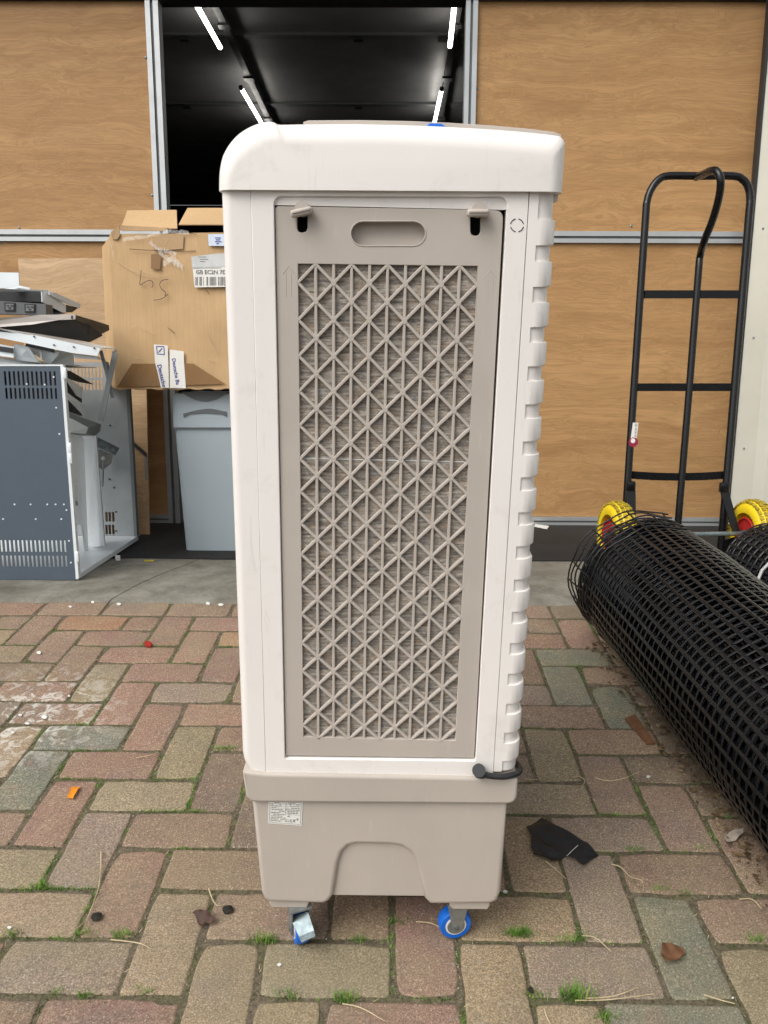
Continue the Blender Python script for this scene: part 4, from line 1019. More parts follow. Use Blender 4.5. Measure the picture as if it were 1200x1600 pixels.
# ------------------------------------------------------------------ cardboard box
KY = 2.13
def K(px_, py_, d=0): return WY(px_, py_, KY + d)
zb_ = ztop - .010
cb = Thing('cardboard_box', 'battered brown cardboard box with open flaps perched on the grey bin', 'box', 'W', (-.8, KY + .2, zb_))
fl, fr_ = [K(174, 366), K(184, 607)], [K(362, 352), K(362, 609)]
def rumple(bm, amp=.004, sc=6):
    for v in bm.verts: 
        n_ = noise.noise_vector(v.co * sc); v.co += Vector((n_.x * amp * .4, n_.y * amp, n_.z * amp * .4))
def gridface(a, b_, c, d, n=16, m=16, thick=.005, amp=.005, sc=6):
    """bilinear panel a-b top edge, d-c bottom edge, with thickness"""
    bm = bmesh.new(); R_ = [[bm.verts.new(a.lerp(b_, i / n).lerp(d.lerp(c, i / n), j / m)) for i in range(n + 1)] for j in range(m + 1)]
    for j in range(m):
        for i in range(n): bm.faces.new((R_[j][i], R_[j][i + 1], R_[j + 1][i + 1], R_[j + 1][i]))
    rumple(bm, amp, sc)
    r = bmesh.ops.extrude_face_region(bm, geom=list(bm.faces)); nn_ = (b_ - a).cross(d - a).normalized()
    if nn_.y < 0: nn_ = -nn_
    for v in r['geom']:
        if isinstance(v, bmesh.types.BMVert): v.co += nn_ * thick
    return bm
XR = -.50; D2 = .36
TL, BL = K(171, 366), K(181, 607); TR = Vector((XR, KY, TL.z + .012)); BR = Vector((XR, KY, BL.z))
cb.part('front_panel', gridface(TL, TR, BR, BL, 24, 24, .005, .007, 7), CARD, smooth=40)
bk = Vector((0, D2, 0))
lbx = WY(166, 500, KY + .30).x - TL.x; bl_ = Vector((lbx, .30, 0))
cb.part('side_panel', gridface(TL + bl_, TL + Vector((.001, .004, 0)), BL + Vector((.001, .004, 0)), BL + bl_, 8, 16, .005, .008, 9), CARD, smooth=40)
cb.part('side_panel', gridface(TR + Vector((0, .006, 0)), TR + bk, BR + bk, BR + Vector((0, .006, 0))), CARD, smooth=40)
cb.part('back_panel', gridface(TL + bk, TR + bk, BR + bk, BL + bk), CARD, smooth=40)
cb.part('base_panel', bx(BL.x + .01, XR - .01, KY + .01, KY + D2 - .01, BL.z + .001, BL.z + .007), CARD)
# open flaps, standing up and leaning back
cb.part('flap', gridface(K(199, 329, .09), K(276, 328, .10), K(277, 357, .003), K(188, 358, .003), 8, 5, .004, .004), CARD, smooth=40)
cb.part('flap', gridface(K(293, 325, .10), K(372, 325, .10), K(380, 351, .003), K(279, 351, .003), 8, 5, .004, .004), CARD, smooth=40)
cb.part('torn_edge', gridface(K(189, 352, -.002), K(262, 356, -.002), K(258, 361, -.006), K(190, 360.5, -.006), 8, 2, .003, .003, 30), CARDIN, smooth=40)
bm = poly([K(173, 363, -.004), K(186, 352, -.004), K(187, 368, -.006), K(183, 374, -.006), K(176, 374, -.004)], .004); cb.part('torn_edge', bm, CARDIN)
cb.part('torn_edge', tube([K(181 + k * 8.2, 607.5 + 1.2 * math.sin(k * 1.7), -.004) for k in range(23)], .0035, 6), CARDIN)
# tape, stains and label, each lying proud on the front
def onbox(pxs, d=-.0085, t=.0004): return poly([K(a, b_, d) for a, b_ in pxs], t)
cb.part('parcel_tape', gridface(K(206, 568, -.0093), K(302, 568, -.0093), K(352, 600, -.0093), K(183, 605, -.0093), 14, 6, .0003, .003), TAPE, label='dark brown tape across the bottom of the box', smooth=0)
cb.part('parcel_tape', onbox([(236, 397), (252, 397), (250, 421), (236, 420)]), TAPE, smooth=0)
cb.part('parcel_tape', onbox([(238, 370), (287, 366), (286, 389), (240, 392)], -.0085), m_plain('tan_tape', (.46, .30, .15), .35), smooth=0)
rt = random.Random(9)
bm = bmesh.new()
def crumple(pts, amp=2.5, n=10):
    # crumpled strip of clear film: fans of small facets
    for a, b_ in zip(pts, pts[1:]):
        for k in range(n):
            t0, t1 = k / n, (k + 1) / n
            p0 = (a[0] + (b_[0] - a[0]) * t0, a[1] + (b_[1] - a[1]) * t0); p1 = (a[0] + (b_[0] - a[0]) * t1, a[1] + (b_[1] - a[1]) * t1)
            f = bm.faces.new([bm.verts.new(K(p0[0] + rt.uniform(-1, 1), p0[1] - amp * rt.uniform(.5, 1.4), -.010 - rt.random() * .004)), bm.verts.new(K(p1[0] + rt.uniform(-1, 1), p1[1] - amp * rt.uniform(.5, 1.4), -.010 - rt.random() * .004)), bm.verts.new(K(p1[0], p1[1] + amp * rt.uniform(.5, 1.4), -.010 - rt.random() * .003)), bm.verts.new(K(p0[0], p0[1] + amp * rt.uniform(.5, 1.4), -.010 - rt.random() * .003))])
crumple([(192, 374), (230, 369), (262, 361), (295, 364)], 3, 8); crumple([(233, 378), (246, 388), (258, 391), (275, 398)], 3, 6); crumple([(264, 372), (262, 390)], 2, 5); crumple([(255, 412), (270, 404), (285, 418)], 5, 5)
crumple([(172, 376), (178, 405)], 3, 5); crumple([(247, 392), (262, 405), (280, 414)], 4, 6)
for f in list(bm.faces): bmesh.ops.extrude_face_region(bm, geom=[f]) if False else None
cb.part('clear_tape', bm, CLEAR, smooth=0)
bm = bmesh.new()
for pts in ([(183, 408), (200, 420), (222, 430), (250, 434)], [(224, 424), (240, 430), (262, 430)], [(236, 378), (240, 386), (252, 391)], [(264, 372), (257, 388), (262, 402), (280, 416)], [(324, 521), (333, 541), (342, 552)], [(205, 513), (215, 507), (225, 514), (242, 522)], [(208, 559), (222, 560)], [(160 + 165, 562), (335, 565)]):
    tube([K(a, b_, -.0085) for a, b_ in smooth_path([(a, b_, 0) for a, b_ in pts], 3) for a, b_ in [(a, b_)]] if False else [K(v.x, v.y, -.0088) for v in smooth_path([(a, b_, 0) for a, b_ in pts], 3)], .0009, 4, bm=bm)
cb.part('crease', bm, m_card('pale_card_fibre', (.66, .50, .32)), smooth=0)
bm = bmesh.new()
for pts in ([(202, 389), (232, 391), (252, 391)], [(276, 393), (306, 392)], [(290, 363), (307, 366)], [(262, 512), (268, 516), (273, 521)], [(265, 358), (272, 358.5)], [(322, 453), (327, 459)]):
    tube([K(a, b_, -.0088) for a, b_ in pts], .0012, 5, bm=bm)
cb.part('tear', bm, m_plain('shadow_brown_tear', (.10, .06, .03), .9), smooth=0)
# handwriting
bm = bmesh.new()
for pts in ([(220.5, 422), (219.5, 434), (218.5, 445), (226, 441), (233, 438), (238, 440), (239, 445), (237, 450)], [(263, 436.5), (254, 438), (249.5, 444), (252, 451), (259, 457), (258, 461), (257, 461.5)], [(263, 459), (256, 465), (248, 468), (239.5, 469)]):
    tube([K(v.x, v.y, -.0092) for v in smooth_path([(a, b_, 0) for a, b_ in pts], 4)], .0012, 5, bm=bm)
cb.part('handwriting', bm, INK, smooth=0)
# printed tape with blue frame mark
tp1 = [(240.5, 538), (262, 540), (262.5, 552), (263, 566), (263.5, 585), (264, 606), (251.5, 606), (247, 585), (242, 566)]
tp2 = [(265, 546), (287, 549), (287.5, 566), (289, 585), (290.5, 607), (265.5, 606)]
ta = cb.part('printed_tape', onbox(tp1, -.0105), PAPER, smooth=0); tb = cb.part('printed_tape', onbox(tp2, -.0108), PAPER, smooth=0)
bm = bmesh.new()
for a1, b1 in (((244.5, 541), (256, 541.5)), ((256, 541.5), (256.5, 553.5)), ((256.5, 553.5), (245.5, 553)), ((245.5, 553), (244.5, 541)), ((247.5, 550.5), (253, 544))):
    tube([K(*a1, -.0115), K(*b1, -.0115)], .0014, 5, bm=bm)
cb.part('blue_square_mark', bm, INKB, ta, smooth=0)
cb.part('lettering', face_text('Deutsche', .0235, K(245.5, 570, -.0118), math.radians(79)), INKB, ta, smooth=0)
cb.part('lettering', face_text('Deutsche Ba', .0205, K(268.5, 560, -.0118), math.radians(83)), INKB, tb, smooth=0)
# address label
al = cb.part('address_label', onbox([(299, 402), (340, 396.5), (366, 396), (366, 448), (304, 449)], -.0105), PAPER, smooth=0)
cb.part('label_sleeve', onbox([(299, 401), (340, 396), (366, 395.5), (366, 416), (300, 418)], -.0112), PAPERG, al, smooth=0)
cb.part('lettering', face_text('GB EC2N 7DH', .0215, K(306, 428, -.0118), 0), INKG, al, smooth=0)
bm = bmesh.new(); rt = random.Random(4); x = 305.0
while x < 364:
    w = rt.choice((.6, .9, 1.3)); 
    if rt.random() < .8: poly([K(x, 432.5, -.0115), K(x + w, 432.5, -.0115), K(x + w, 446, -.0115), K(x, 446, -.0115)], .0002, bm=bm)
    x += w + rt.choice((.5, .8, 1.2))
cb.part('barcode', bm, INKG, al, smooth=0)
bm = bmesh.new()
for r, (x0, x1) in enumerate(((309, 322), (312, 325), (312, 321))):
    poly([K(x0, 401 + r * 3.6, -.0118), K(x1, 401 + r * 3.6, -.0118), K(x1, 402 + r * 3.6, -.0118), K(x0, 402 + r * 3.6, -.0118)], .0002, bm=bm)
poly([K(301, 418.6, -.0118), K(346, 418, -.0118), K(346, 418.6, -.0118), K(301, 419.2, -.0118)], .0002, bm=bm)
cb.part('small_print', bm, INKG, al, smooth=0)
bl2 = cb.part('blue_white_label', onbox([(325, 366), (366, 365.5), (366, 384.5), (326, 384)], -.0105), m_plain('bluish_paper', (.62, .70, .82), .5), smooth=0)
bm = bmesh.new()
for r, (x0, x1) in enumerate(((336, 345), (337, 344), (336, 346), (338, 342))):
    poly([K(x0, 371 + r * 3, -.0118), K(x1, 371 + r * 3, -.0118), K(x1, 372.2 + r * 3, -.0118), K(x0, 372.2 + r * 3, -.0118)], .0002, bm=bm)
cb.part('small_print', bm, INKB, bl2, smooth=0)

# ------------------------------------------------------------------ leaning plywood sheet and strap
lt, lb = 2.80, WZ(200, 834, .0065).y
pA, pB, pC, pD = WY(28, 404, lt), WY(224, 403, lt), WZ(234, 835, .0065), WZ(60, 835, .0065)
single('plywood_sheet', poly([pA, pB, pC, pD], .012), PLYB, 'loose pale plywood sheet leaning on the wall behind the scrap metal', 'plywood sheet', 'W', (pC + pD) / 2, smooth=0)
def onply(px_, py_):
    d = R3 @ rayR(px_, py_); n_ = (pB - pA).cross(pD - pA); t = (pA - CAM_W).dot(n_) / d.dot(n_); return CAM_W + d * t + Vector((0, -.003, 0))
single('black_strap', poly([onply(191, 681), onply(194, 677), onply(230, 708), onply(229, 714)], .002), DKPL, 'short black strap hanging slanted on the leaning plywood', 'strap', 'W', onply(210, 695), smooth=0)
single('grey_strip', poly([onply(225.5, 714), onply(230, 714), onply(230, 750), onply(227, 750)], .002), GREYM, 'short grey strip below the black strap on plywood edge', 'strip', 'W', onply(228, 750), smooth=0)

# ------------------------------------------------------------------ scrap metal cabinet
SY = WZ(60, 906, .012).y
def Q(px_, py_, d=0): return WY(px_, py_, SY + d)
def holed(x0, x1, z0, z1, holes, y, t):
    """sheet in x-z with rectangular holes, real openings"""
    xs_ = sorted({x0, x1, *[h[0] for h in holes], *[h[1] for h in holes]}); zs_ = sorted({z0, z1, *[h[2] for h in holes], *[h[3] for h in holes]})
    bm = bmesh.new(); vv = {}
    def V(i, k): 
        if (i, k) not in vv: vv[i, k] = bm.verts.new((xs_[i], y, zs_[k]))
        return vv[i, k]
    for i in range(len(xs_) - 1):
        for k in range(len(zs_) - 1):
            cx, cz = (xs_[i] + xs_[i + 1]) / 2, (zs_[k] + zs_[k + 1]) / 2
            if any(h[0] < cx < h[1] and h[2] < cz < h[3] for h in holes): continue
            bm.faces.new((V(i, k), V(i + 1, k), V(i + 1, k + 1), V(i, k + 1)))
    r = bmesh.ops.extrude_face_region(bm, geom=list(bm.faces))
    for v in r['geom']:
        if isinstance(v, bmesh.types.BMVert): v.co.y += t
    return bm
XR_ = Q(119, 905).x; ZTOP = Q(60, 571).z; YB = 2.39; XLc = XR_ - .62
cab = Thing('rack_cabinet', 'slate blue metal cabinet with slotted side and open right end', 'cabinet', 'W', ((XR_ + XLc) / 2, 2.08, .012))
xtop = Q(95, 571).x
hl = []
for row_y in ((580, 602), (606, 623)):
    for k in range(20):
        x = Q(6.5 + 7.05 * k if k < 12 else 0, 590).x; 
        if k < 12: hl.append((x, x + .0072, Q(0, row_y[1]).z, Q(0, row_y[0]).z))
for row_y in ((844, 862), (868, 885)):
    for k in range(16):
        x = Q(101 - 6.6 * k, 870).x; hl.append((x, x + .0075, Q(0, row_y[1]).z, Q(0, row_y[0]).z))
side = cab.part('side_panel', holed(XLc, XR_, .012, ZTOP, hl, SY, .003), SLATE, smooth=0)
# small screw holes, white dots
for px_, py_ in ((93, 678), (84, 589), (88, 637), (23, 788), (48, 788), (74, 788), (87, 788), (100, 788), (104, 797), (5, 811), (56, 811), (96, 811), (108, 845), (111, 879), (70, 601), (42, 600)):
    q = Q(px_, py_); cab.part('rivet', tube([q + Vector((0, -.0015, 0)), q + Vector((0, .001, 0))], .0032, 8), PALE, side)
cab.part('edge_strip', poly([Q(94, 570, -.004), Q(98.5, 570, -.004), Q(123, 904, -.004), Q(118.5, 905, -.004)], .02), PALE, smooth=0)
cab.part('top_strip', poly([Q(-200, 569, -.002), Q(97, 569.5, -.002), Q(97, 572, -.002), Q(-200, 572, -.002)], .012), PALE, smooth=0)
for py_ in (583, 700, 716, 870): q = Q(98 + (py_ - 570) * .068, py_, -.006); cab.part('hinge_lug', box(bmesh.new(), q + Vector((.006, 0, 0)), (.012, .012, .038), None, .002), PALE)
cab.part('slot_shade_plate', bx(XLc + .02, xtop - .02, SY + .03, SY + .034, ZTOP - .16, ZTOP - .006), DKPL, smooth=0)  # added dark plate, stands in for shade behind the upper slots
cab.part('base_tray', bx(XLc, XR_ + .004, SY + .004, YB, .012, .030), PALE, smooth=0)
# back panel with slots, seen from inside through the open end
hb = []
for z0_, z1_ in ((800, 815), (820, 835)):
    for x_ in (165, 170, 175.5): 
        a_ = WY(x_, z1_, YB); b_ = WY(x_ + 3, z0_, YB); hb.append((a_.x, b_.x, a_.z, b_.z))
ztb = WY(160, 566, YB).z
for k in range(9):
    a_ = WY(112 + k * 5.6, 590, YB); b_ = WY(114.6 + k * 5.6, 573, YB); hb.append((a_.x, b_.x, a_.z, b_.z))
    a_ = WY(112 + k * 5.6, 609, YB); b_ = WY(114.6 + k * 5.6, 594, YB); hb.append((a_.x, b_.x, a_.z, b_.z))
bp = cab.part('back_panel', holed(XLc, XR_ - .002, .031, ztb, hb, YB, .003), MIDL, smooth=0)
cab.part('edge_strip', bx(XR_ - .008, XR_ + .006, YB - .02, YB + .008, .031, ztb - .08), GREYM, smooth=0)
for px_, py_ in ((181, 800), (181, 830), (178, 762), (171, 749), (175, 705), (172, 665)): q = WY(px_, py_, YB - .004); cab.part('rivet', tube([q, q + Vector((0, .003, 0))], .004, 8), DKPL, bp)
cab.part('top_cover', bx(XLc, XR_ - .10, SY + .02, YB - .1, ZTOP - .004, ZTOP - .001), GREYM, smooth=0)

def sheet(name, label, cat, pts, thick, mat, dirv=None, group=None):
    pts = [WY(a, b_, y) for a, b_, y in pts]; base = min(pts, key=lambda p: p.z)
    return single(name, poly(pts, thick, dirv=dirv), mat, label, cat, 'W', base, smooth=0, group=group)
# sheets stored inside the open cabinet end
t = Thing('metal_sheet', 'tall bright white metal panel upright inside the open cabinet end', 'metal sheet', 'W', WY(145, 855, 2.2))
t.part('sheet', poly([WY(128, 682, 2.24), WY(148.5, 681, 2.10), WY(162.5, 853, 2.10), WY(133, 856, 2.20)], .004), BRIGHT, smooth=0)
t.part('edge_shade', poly([WY(149, 681, 2.105), WY(151.5, 682, 2.108), WY(165, 852, 2.108), WY(162.5, 853, 2.105)], .012), GREYM, smooth=0)  # grey strip, shading along the sheet's edge put into its colour
sheet('metal_sheet', 'pale metal panel with cut out foot just behind the slate side', 'metal panel', [(104, 678, 1.90), (130, 684, 2.10), (133, 818, 2.10), (137, 860, 2.10), (132, 862, 2.08), (127, 820, 2.03), (116, 820, 1.90)], .003, BRIGHT)
t = Thing('metal_box', 'small white metal switch box screwed on the pale panel', 'metal box', 'W', WY(115, 785, 1.93))
t.part('body', poly([WY(112, 762, 1.93), WY(121, 760, 1.94), WY(122, 788, 1.94), WY(113, 790, 1.93)], .02), PALE, smooth=0); t.part('tab', poly([WY(113, 753, 1.93), WY(120, 753, 1.94), WY(120, 760, 1.94), WY(113, 761, 1.93)], .006), WHITEM, smooth=0); t.part('foot', poly([WY(115, 783, 1.922), WY(121, 783, 1.932), WY(122, 790, 1.932), WY(115, 790, 1.922)], .005), GREYM, smooth=0)
sheet('metal_tray', 'dull grey folded tray wedged across the cabinet opening', 'metal tray', [(102, 643, 1.92), (158, 663, 2.15), (157, 674, 2.15), (150, 680, 2.15), (130, 681, 2.1), (104, 677, 1.92)], .01, GREYM)
sheet('metal_plate', 'small pale plate lying on the dull grey tray', 'metal plate', [(106, 652, 1.89), (114, 655, 1.91), (138, 668, 2.0), (134, 678, 2.0), (106, 676, 1.89)], .004, PALE)
sheet('metal_fin', 'upper of two pale folded fins poking out of the cabinet', 'metal fin', [(99, 586, 1.90), (130, 606, 2.1), (128, 623, 2.1), (120, 618, 2.05)], .004, PALE, group='folded fins poking out of the cabinet')
sheet('metal_fin', 'lower of two pale folded fins poking out of the cabinet', 'metal fin', [(99, 610, 1.90), (132, 634, 2.1), (129, 648, 2.1), (104, 622, 1.92)], .004, PALE, group='folded fins poking out of the cabinet')
sheet('mesh_flap', 'black perforated flap with torn edge at the cabinet top', 'metal flap', [(97, 578, 1.92), (112, 581, 1.98), (146, 601, 2.2), (122, 597, 2.1), (104, 591, 1.95)], .004, DKPL)
sheet('cardboard_scrap', 'dark inner packing behind the two fins', 'packing', [(97, 592, 2.02), (128, 612, 2.2), (128, 650, 2.2), (100, 640, 2.02)], .01, DKPL)
# zinc latch bracket
t = Thing('metal_bracket', 'shiny zinc bracket with bolt jutting from the cabinet', 'bracket', 'W', WY(180, 712, 2.3))
t.part('plate', poly([WY(152, 683, 2.26), WY(187, 700, 2.28), WY(180, 712, 2.28), WY(153, 699, 2.26)], .003), ZINC, smooth=0)
q = WY(176, 703, 2.276); t.part('bolt', tube([q + Vector((0, -.006, 0)), q + Vector((0, .004, 0))], .009, 6), ZINCD)
t = Thing('metal_rod', 'thin pull rod with round knob inside the cabinet end', 'rod', 'W', WY(160, 760, 2.3))
t.part('rod', tube([WY(162, 718, 2.3), WY(160, 760, 2.3)], .004, 8), GREYM); bm = bmesh.new(); bmesh.ops.create_uvsphere(bm, u_segments=12, v_segments=8, radius=.008, matrix=Matrix.Translation(WY(161.5, 716, 2.29))); t.part('knob', bm, WHITEM)
sheet('metal_bracket', 'dark folded bracket behind the bright panel in the cabinet', 'bracket', [(154, 702, 2.32), (176, 712, 2.34), (174, 724, 2.34), (160, 735, 2.34), (155, 730, 2.32)], .02, ZINCD)
sheet('metal_strip', 'white strip end lying on the mat by the cabinet', 'metal strip', [(188, 838, 2.5), (214, 834, 2.52), (223, 839, 2.5), (222, 842, 2.5), (190, 847, 2.47)], .006, PALE)

# ------------------------------------------------------------------ pile of sheet metal on the cabinet
# (outlines carry their own depth; each lies on the one below)
t = Thing('sheet_metal_cover', 'long white metal cover with folded front edge across the pile', 'metal cover', 'W', WY(60, 545, 1.95))
t.part('top_sheet', poly([WY(-120, 494, 1.84), WY(0, 515, 1.84), WY(20, 513, 1.95), WY(181, 545, 2.10), WY(157, 545, 1.86), WY(120, 542, 1.84)], .003, dirv=(0, 0, 1)), PALE, smooth=0)
t.part('front_flange', poly([WY(-120, 500, 1.838), WY(0, 518, 1.838), WY(60, 525, 1.838), WY(157, 545, 1.838), WY(152, 556, 1.838), WY(110, 551, 1.838), WY(40, 536, 1.838), WY(0, 528, 1.838), WY(-120, 512, 1.838)], .004), PALE, smooth=0)
t.part('under_lip', poly([WY(112, 552, 1.845), WY(152, 557, 1.845), WY(155, 562, 1.845), WY(118, 560, 1.845)], .02), GREYM, smooth=0)
for px_, py_ in ((53, 526), (84, 539), (147, 544), (115, 542)): q = WY(px_, py_, 1.834); t.part('rivet', tube([q + Vector((0, -.001, 0)), q + Vector((0, .003, 0))], .003, 8), DKPL)
t = Thing('strap_bracket', 'dark grey bent metal strap hanging off the end of the pile', 'bracket', 'W', WY(157, 655, 2.0))
def barp(pts, w, th=.004):
    bm = bmesh.new()
    for a1, b1 in zip(pts, pts[1:]):
        d = (b1 - a1); n_ = Vector((-d.z, 0, d.x)).normalized() * w / 2; poly([a1 + n_, b1 + n_, b1 - n_, a1 - n_], th, bm=bm)
    return bm
t.part('strap', barp([WY(178, 548, 1.95), WY(180, 551, 1.952), WY(170, 596, 1.954), WY(157, 658, 1.956)], .020), GREYM, smooth=0)
t.part('strap', barp([WY(157, 548, 1.97), WY(166, 580, 1.972), WY(176, 622, 1.974)], .013), GREYM, smooth=0)
t.part('strap', barp([WY(163, 569, 1.98), WY(168, 566, 1.982), WY(171, 590, 1.984)], .008), ZINCD, smooth=0)
t = Thing('channel_box', 'open white metal channel with clips under the long cover', 'metal channel', 'W', WY(60, 565, 1.9))
t.part('front', poly([WY(22, 537, 1.86), WY(45, 543, 1.86), WY(63, 569, 1.90), WY(26, 563, 1.88)], .004), PALE, smooth=0)
t.part('body', poly([WY(42, 546, 1.90), WY(92, 553, 1.90), WY(94, 542, 1.92), WY(115, 552, 1.98), WY(116, 571, 1.98), WY(78, 570, 1.92)], .03), PALE, smooth=0)
t.part('lip', poly([WY(63, 544, 1.89), WY(92, 550, 1.89), WY(91, 553, 1.89), WY(62, 547, 1.89)], .004), PALE, smooth=0)
t.part('clip', poly([WY(62, 548, 1.885), WY(65, 549, 1.885), WY(66, 561, 1.885), WY(61, 564, 1.885), WY(63, 557, 1.885)], .005), BEIGE, smooth=0)
t.part('slot', poly([WY(41, 536, 1.875), WY(84, 545, 1.875), WY(83, 551, 1.875), WY(39, 541, 1.875)], .01), DKPL, smooth=0)
t = Thing('metal_channel', 'small white channel at the left edge of the pile', 'metal channel', 'W', WY(10, 558, 1.9))
t.part('front', poly([WY(-60, 529, 1.86), WY(0, 538, 1.86), WY(22, 542, 1.86), WY(21, 559, 1.86), WY(-60, 548, 1.86)], .02), PALE, smooth=0)
t.part('slot', poly([WY(-60, 533, 1.855), WY(0, 541, 1.855), WY(20, 544, 1.855), WY(20, 552, 1.855), WY(0, 549, 1.855), WY(-60, 541, 1.855)], .004), DKPL, smooth=0)
sheet('metal_sheet', 'slim grey sheet edge lying on the slate cabinet', 'metal sheet', [(-120, 548, 1.84), (0, 560, 1.84), (70, 568, 1.84), (95, 571, 1.86), (60, 572, 1.84), (0, 565, 1.84), (-120, 553, 1.84)], .25, GREYM, dirv=(0, 1, 0))
t = Thing('metal_shelf', 'beige metal shelf tray with rolled edge and dark brown underside', 'metal shelf', 'W', WY(60, 515, 1.9))
t.part('rolled_edge', poly([WY(-120, 502, 1.82), WY(0, 497, 1.82), (WY(60, 492, 1.83)), WY(118, 491, 1.84), WY(117, 499, 1.84), WY(90, 500, 1.835), WY(50, 507, 1.83), (WY(0, 511, 1.82)), WY(-120, 516, 1.82)], .015), BEIGE, smooth=0)
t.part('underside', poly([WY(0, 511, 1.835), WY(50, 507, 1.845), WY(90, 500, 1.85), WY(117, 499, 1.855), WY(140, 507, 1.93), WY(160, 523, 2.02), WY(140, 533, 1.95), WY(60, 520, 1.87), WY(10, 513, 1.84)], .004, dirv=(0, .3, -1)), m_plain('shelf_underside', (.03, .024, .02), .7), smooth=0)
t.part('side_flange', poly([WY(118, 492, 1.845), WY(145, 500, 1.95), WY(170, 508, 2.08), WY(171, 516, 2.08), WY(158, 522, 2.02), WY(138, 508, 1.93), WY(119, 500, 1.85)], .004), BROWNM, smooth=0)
t.part('slot', poly([WY(111, 493, 1.836), WY(113, 493, 1.836), WY(113, 498, 1.836), WY(111, 498, 1.836)], .003), DKPL, smooth=0)
t = Thing('socket_strip', 'grey power strip with two black outlets on the scrap pile', 'power strip', 'W', WY(40, 492, 1.88))
t.part('housing', poly([WY(-80, 468, 1.87), WY(0, 470, 1.87), WY(71, 475, 1.87), WY(72, 492, 1.87), WY(-80, 488, 1.87)], .06), m_plain('power_strip_grey', (.11, .115, .12), .5), smooth=0)
for cx, cy_ in ((15, 479), (46.5, 481)):
    fo_ = t.part('outlet', poly([WY(cx - 8.5, cy_ - 6.5, 1.866), WY(cx + 8.5, cy_ - 6, 1.866), WY(cx + 8, cy_ + 7.5, 1.866), WY(cx - 8, cy_ + 7, 1.866)], .003), DKPL, smooth=0)
    t.part('outlet_face', poly([WY(cx - 6, cy_ - 4.5, 1.8635), WY(cx + 6, cy_ - 4, 1.8635), WY(cx + 6, cy_ + 5, 1.8635), WY(cx - 6, cy_ + 5, 1.8635)], .002), m_plain('outlet_grey', (.16, .165, .17), .5), fo_, smooth=0)
    for ox, oy in ((-3, -1.5), (3, -1.5), (0, 2.2)): q = WY(cx + ox, cy_ + oy, 1.862); t.part('pin_slot', box(bmesh.new(), q, (.008, .002, .0035)), DKPL, fo_)
t = Thing('metal_housing', 'dark open housing with white side bracket above the power strip', 'metal housing', 'W', WY(60, 490, 1.9))
t.part('dark_interior', poly([WY(-80, 452, 1.95), WY(0, 455, 1.95), WY(66, 455, 1.95), WY(66, 472, 1.95), WY(100, 488, 2.0), WY(72, 494, 1.95), (WY(0, 470, 1.95)), WY(-80, 470, 1.95)], .03), DKPL, smooth=0)
t.part('side_bracket', poly([WY(65, 453, 1.88), WY(74, 453, 1.90), WY(103, 477, 2.0), WY(103, 489, 2.0), WY(97, 488, 1.98), WY(66, 472, 1.88)], .003), PALE, smooth=0)
t.part('top_edge', poly([WY(-80, 448, 1.87), WY(0, 451, 1.87), WY(66, 453, 1.88), WY(66, 455.5, 1.88), WY(0, 455, 1.87), WY(-80, 453, 1.87)], .02), GREYM, smooth=0)
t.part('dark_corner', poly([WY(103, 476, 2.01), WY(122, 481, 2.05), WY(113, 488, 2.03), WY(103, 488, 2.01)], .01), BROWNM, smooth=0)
sheet('metal_angle', 'clean white metal angle strip sloping down to the right on the pile', 'metal angle', [(76, 455, 1.90), (85, 457, 1.92), (126, 475, 2.05), (125, 482, 2.05), (103, 474, 1.98), (78, 461, 1.90)], .01, m_plain('white_steel', (.68, .70, .70), .4))
sheet('metal_sheet', 'pale blue grey sheet standing at the top left of the pile', 'metal sheet', [(-90, 424, 2.0), (29, 426, 2.0), (30, 449, 2.0), (-90, 455, 2.0)], .006, PALE)
sheet('metal_offcut', 'thin twisted offcut on top of the dark housing', 'metal offcut', [(0, 452, 1.9), (14, 450, 1.92), (30, 446, 1.95), (47, 450, 1.96), (46, 453, 1.95), (30, 450, 1.93), (16, 453, 1.9)], .004, PALE)

# ------------------------------------------------------------------ small litter
def litter(name, label, cat, pxs, mat, th=.0012, z=.003, group=None, curl=0):
    pts = [RZ(a, b_, z) for a, b_ in pxs]
    bm = bmesh.new(); a_ = [bm.verts.new(p) for p in pts]; bm.faces.new(a_)
    bmesh.ops.triangulate(bm, faces=list(bm.faces)); bmesh.ops.subdivide_edges(bm, edges=list(bm.edges), cuts=2, use_grid_fill=True)
    for v in bm.verts: v.co.z += curl * (.5 + noise.noise(v.co * 60)) 
    r = bmesh.ops.extrude_face_region(bm, geom=list(bm.faces))
    for v in r['geom']:
        if isinstance(v, bmesh.types.BMVert): v.co.z += th
    b0 = sum(pts, Vector()) / len(pts); b0.z = z
    return single(name, bm, mat, label, cat, 'R', b0, group=group, smooth=50)
FELT = m_speckle('black_felt_scrap', (.016, .016, .018), .6, .38, 120)
sc_ = Thing('black_scrap', 'torn black plastic scrap with crease sheen drawn as a pale line lying on the bricks', 'plastic scrap', 'R', RZ(878, 1318))
bm = bmesh.new(); outl = [(822, 1296), (846, 1279.5), (905, 1313), (935, 1336.5), (911, 1355), (886, 1337), (876, 1345), (863, 1347), (852, 1344), (833, 1337), (835, 1330), (830, 1328), (830, 1302)]
f = bm.faces.new([bm.verts.new(RZ(a, b_, .004)) for a, b_ in outl]); bmesh.ops.triangulate(bm, faces=[f]); bmesh.ops.subdivide_edges(bm, edges=list(bm.edges), cuts=4, use_grid_fill=True)
for v in bm.verts: v.co.z += .007 * (noise.noise(v.co * 45) + .5)
r = bmesh.ops.extrude_face_region(bm, geom=list(bm.faces))
for v in r['geom']:
    if isinstance(v, bmesh.types.BMVert): v.co.z += .0015
sc_.part('sheet', bm, FELT, smooth=60)
